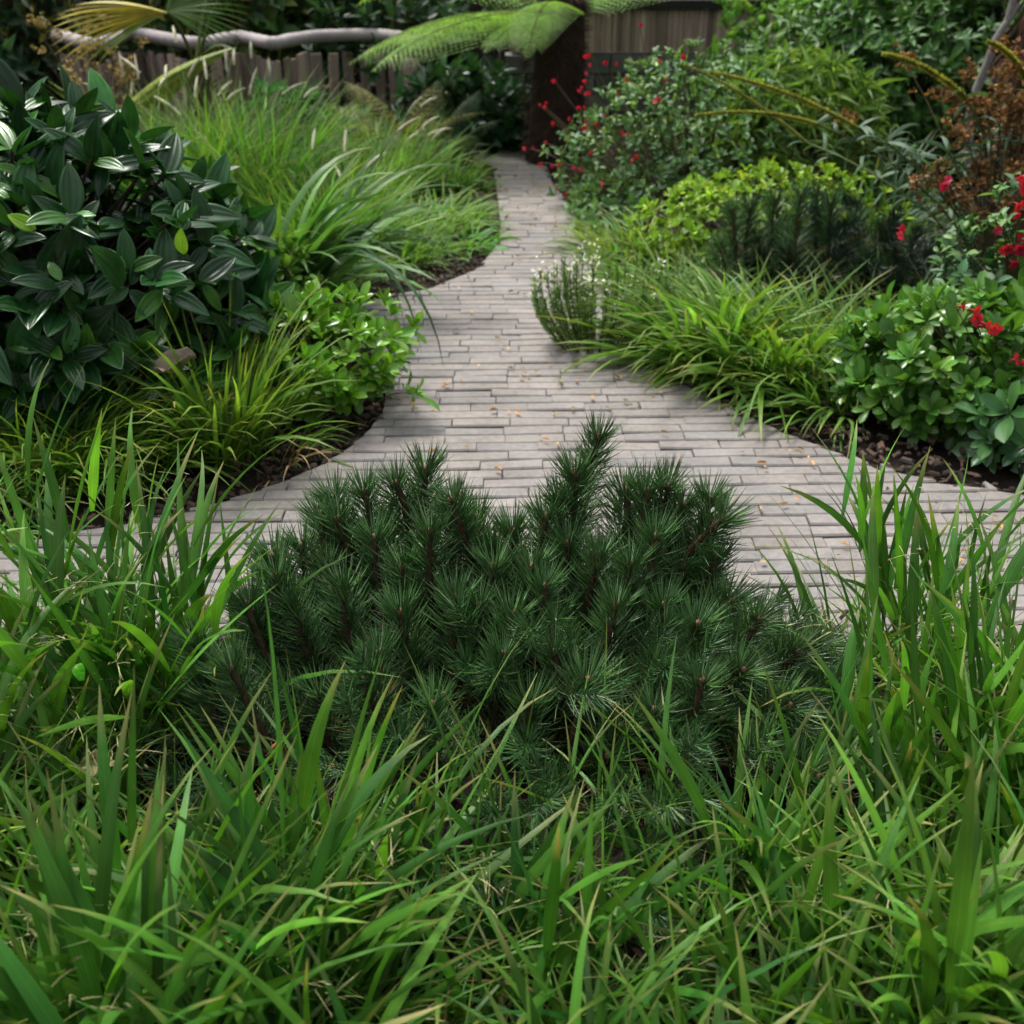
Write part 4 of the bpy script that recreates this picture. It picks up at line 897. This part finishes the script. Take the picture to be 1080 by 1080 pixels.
# heather with white flowers
def heather():
    base = G0(628, 364); rng = np.random.default_rng(161); t = thing('heather_shrub', 'upright feathery twigged heather with small white flowers at the right path edge', 'heather', tuple(base)); a = Acc(); s = Acc()
    for i in range(64):
        an = rng.random() * 6.283; r = rng.random() ** .5; q = np.array([.29 * r * math.cos(an), .18 * r * math.sin(an), rng.uniform(.24, .46) * (1 - .25 * r)])
        c = curve([q[0] * .35, q[1] * .35, -.02], q, [q[0] * .2, q[1] * .2, .02], 12); tube(s, c, .0035, .0015, (.08, .085, .04), 4, False)
        m = 90; tt = .15 + .85 * rng.random(m); P = np.stack([np.interp(tt, np.linspace(0, 1, 12), c[:, k]) for k in range(3)], -1)
        ana = rng.random(m) * 6.283; ax = unit(q); e1, e2 = perp(ax[None]); d = ax + .9 * (np.cos(ana)[:, None] * e1 + np.sin(ana)[:, None] * e2)
        scatter(a, T_SMALL, P, d, np.cross(d, [[.3, .5, .1]]), .026, .007, vary(rng, (.12, .21, .055), m, .25, .1))
        if rng.random() < .35:
            f = Acc(); m = 14; P = c[-1] + rng.normal(0, 1, (m, 3)) * [.010, .010, .03]; scatter(f, T_SMALL, P, rng.normal(0, 1, (m, 3)), rng.normal(0, 1, (m, 3)), .017, .012, vary(rng, (.75, .74, .74), m, .08)); f.build('flower_cluster', M_PETAL, t)
    s.build('twigs', M_BARK, t); a.build('foliage', M_LEAF, t)
heather()
# pittosporum right
shrub('pittosporum_shrub', 'glossy rounded shrub of leaf whorls overhanging the right path edge, by the red flowers', np.array([1.62, 3.72, -.03]), .50, .34, .44, 310, 10, .082, .034, (.080, .20, .028), T_OBOV, M_GLOSS, (1.4, .4), .2, .12,
      (.15, .30, .05), .4, .5, -.8, 171, .9, amp=.55, spread=.015, sfrac=.4, group='pittosporum shrubs')
shrub('pittosporum_shrub', 'dark glossy leaf whorls low at the right frame edge over the path', np.array([1.95, 3.42, -.03]), .40, .25, .30, 110, 9, .11, .042, (.055, .15, .045), T_OBOV, M_GLOSS, (1.4, .5), .2, .1, None, 0, .5, -.8, 172, .8, spread=.015, sfrac=.4, group='pittosporum shrubs')
# near salvia, right
b = np.array([1.98, 4.12, -.03])
t, P, ax, rng = shrub('salvia_shrub', 'loose red-flowered bush at the right edge above the glossy rounded shrub', b, .50, .38, .84, 300, 7, .066, .034, (.06, .135, .055), T_OVAL, M_LEAF, (1.4, .5), .25, .1, (.12, .22, .06), .3, .35, -.6, 173, 1.0, amp=.6, spread=.06, sfrac=.35, sr=(.005, .002))
add_flowers(t, b, [at(px, py, 4.0) for px, py in [(1076, 184), (1077, 203), (1060, 262), (1075, 266), (1064, 275), (1072, 258), (1008, 324), (1026, 334), (1078, 322), (1000, 193), (1064, 382), (946, 252), (1090, 300), (1100, 220), (1070, 225), (1050, 245), (1078, 350), (1042, 300), (1066, 330)]] + [at(px, py, 3.38) for px, py in [(1008, 324), (1027, 336), (1064, 382), (1078, 380), (1045, 345)]], rng, .52)

# arching spires
def spires():
    base = np.array([2.28, 5.15, -.03]); rng = np.random.default_rng(181); t = thing('spire_plant', 'grey-green plant with long arching yellow-green seed spires at the right', 'flowering plant', tuple(base)); s = Acc(); lf = Acc()
    def sp(tip, mid, Y0, Y1, r=.011):
        p1 = at(tip[0], tip[1], Y1) - base; p0 = at(mid[0], mid[1], Y0) - base; g_ = np.array([rng.normal(0, .05), rng.normal(0, .05), 0])
        c = np.array([(1 - u) ** 2 * g_ + 2 * (1 - u) * u * (np.array([p0[0] * .4, p0[1] * .4, p0[2] * .75])) + u * u * p0 for u in np.linspace(0, 1, 8)]); tube(s, c, .006, .004, (.11, .14, .04), 5, False)
        k = 24; q = curve(p0, p1, np.array([.0, 0, .03]), k); b = Acc(); tube(b, q, .008, .003, (.20, .22, .045), 5)
        m = 650; tt = rng.random(m) ** .85; P = np.stack([np.interp(tt, np.linspace(0, 1, k), q[:, j]) for j in range(3)], -1); d0 = unit(p1 - p0); e1, e2 = perp(d0[None]); an = rng.random(m) * 6.283
        d = d0 * .6 + np.cos(an)[:, None] * e1 + np.sin(an)[:, None] * e2; scatter(b, T_SMALL, P, d, np.cross(d, [[.2, .3, 1.0]]), (r * (2.0 - 1.0 * tt)), .009, vary(rng, (.30, .30, .05), m, .25, .1)); b.build('flower_spike', M_LEAF, t)
        for u in np.linspace(.35, 1, 9):
            pp = np.array([np.interp(u, np.linspace(0, 1, 8), c[:, j]) for j in range(3)]); m = 3; an = rng.random(m) * 6.283
            blades(lf, rng, np.repeat(pp[None], m, 0), an, rng.uniform(.2, .8, m), rng.uniform(.10, .2, m), .020, rng.uniform(.8, 1.6, m), vary(rng, (.06, .115, .055), m, .2), None, 6)
    sp((748, 76), (905, 135), 5.1, 5.0); sp((733, 122), (862, 131), 5.1, 5.0, .009); sp((931, 57), (1018, 103), 5.05, 4.9, .013); sp((1041, 44), (1085, 88), 5.0, 4.9, .012); sp((722, 68), (850, 150), 5.6, 5.6, .007)
    for px, py in [(1000, 160), (960, 165), (1040, 150), (1050, 170), (985, 180), (1020, 190), (935, 150), (1065, 150)]:
        p = at(px, py, 5.0) - base; m = 6; an = rng.random(m) * 6.283
        blades(lf, rng, np.repeat(p[None], m, 0), an, rng.uniform(.1, .9, m), rng.uniform(.14, .24, m), .022, rng.uniform(.8, 1.7, m), vary(rng, (.065, .12, .06), m, .2), None, 6)
        tube(s, curve([rng.normal(0, .06), rng.normal(0, .06), 0], p, [0, 0, .05], 6), .005, .003, (.10, .12, .04), 4, False)
    s.build('stems', M_STEM, t); lf.build('leaves', M_FERN, t)
spires()
# small tree at the upper right
def right_tree():
    base = np.array(at(1085, 60, 6.4)); base[2] = -.03; rng = np.random.default_rng(191); t = thing('small_tree', 'small tree with a shaggy red-brown trunk and a bare grey forked limb', 'tree', tuple(base))
    a = Acc(); z = np.linspace(0, 2.6, 14); tube(a, np.stack([.05 * np.sin(z), .02 * z, z], -1), .13, .06, (.06, .028, .018), 12)
    n = 900; an = rng.random(n) * 6.283; P = np.stack([.12 * np.cos(an), .12 * np.sin(an), rng.random(n) * 1.6], -1); blades(a, rng, P, an, -.9, .12, .012, .3, vary(rng, (.09, .04, .025), n, .35), None, S=3); a.build('trunk', M_BARK, t)
    a = Acc(); g = (.23, .21, .19)
    p0 = at(1042, 66, 6.2) - base; p1 = at(1063, 22, 6.2) - base; p2 = at(1074, 4, 6.2) - base
    tube(a, curve([-.1, -.1, .1], p0, [-.1, 0, 0]), .03, .022, g, 7); tube(a, curve(p0, p1, [-.01, 0, .01]), .022, .018, g, 7); tube(a, curve(p1, p2, [0, 0, 0]), .018, .016, g, 7); tube(a, curve(p1, p1 + np.array([-.03, 0, .5]), [.02, 0, 0]), .018, .012, g, 7)
    a.build('limb', M_BARK, t)
    P, d = crown(rng, 260, .9, .8, 1.6, .4); P[:, 2] += 1.7; a = Acc(); rosettes(a, rng, T_OVAL, P, unit(d + [0, 0, .3]), 7, (1.5, .6), .12, .05, (.04, .10, .03)); a.build('crown', M_LEAF, t)
right_tree()
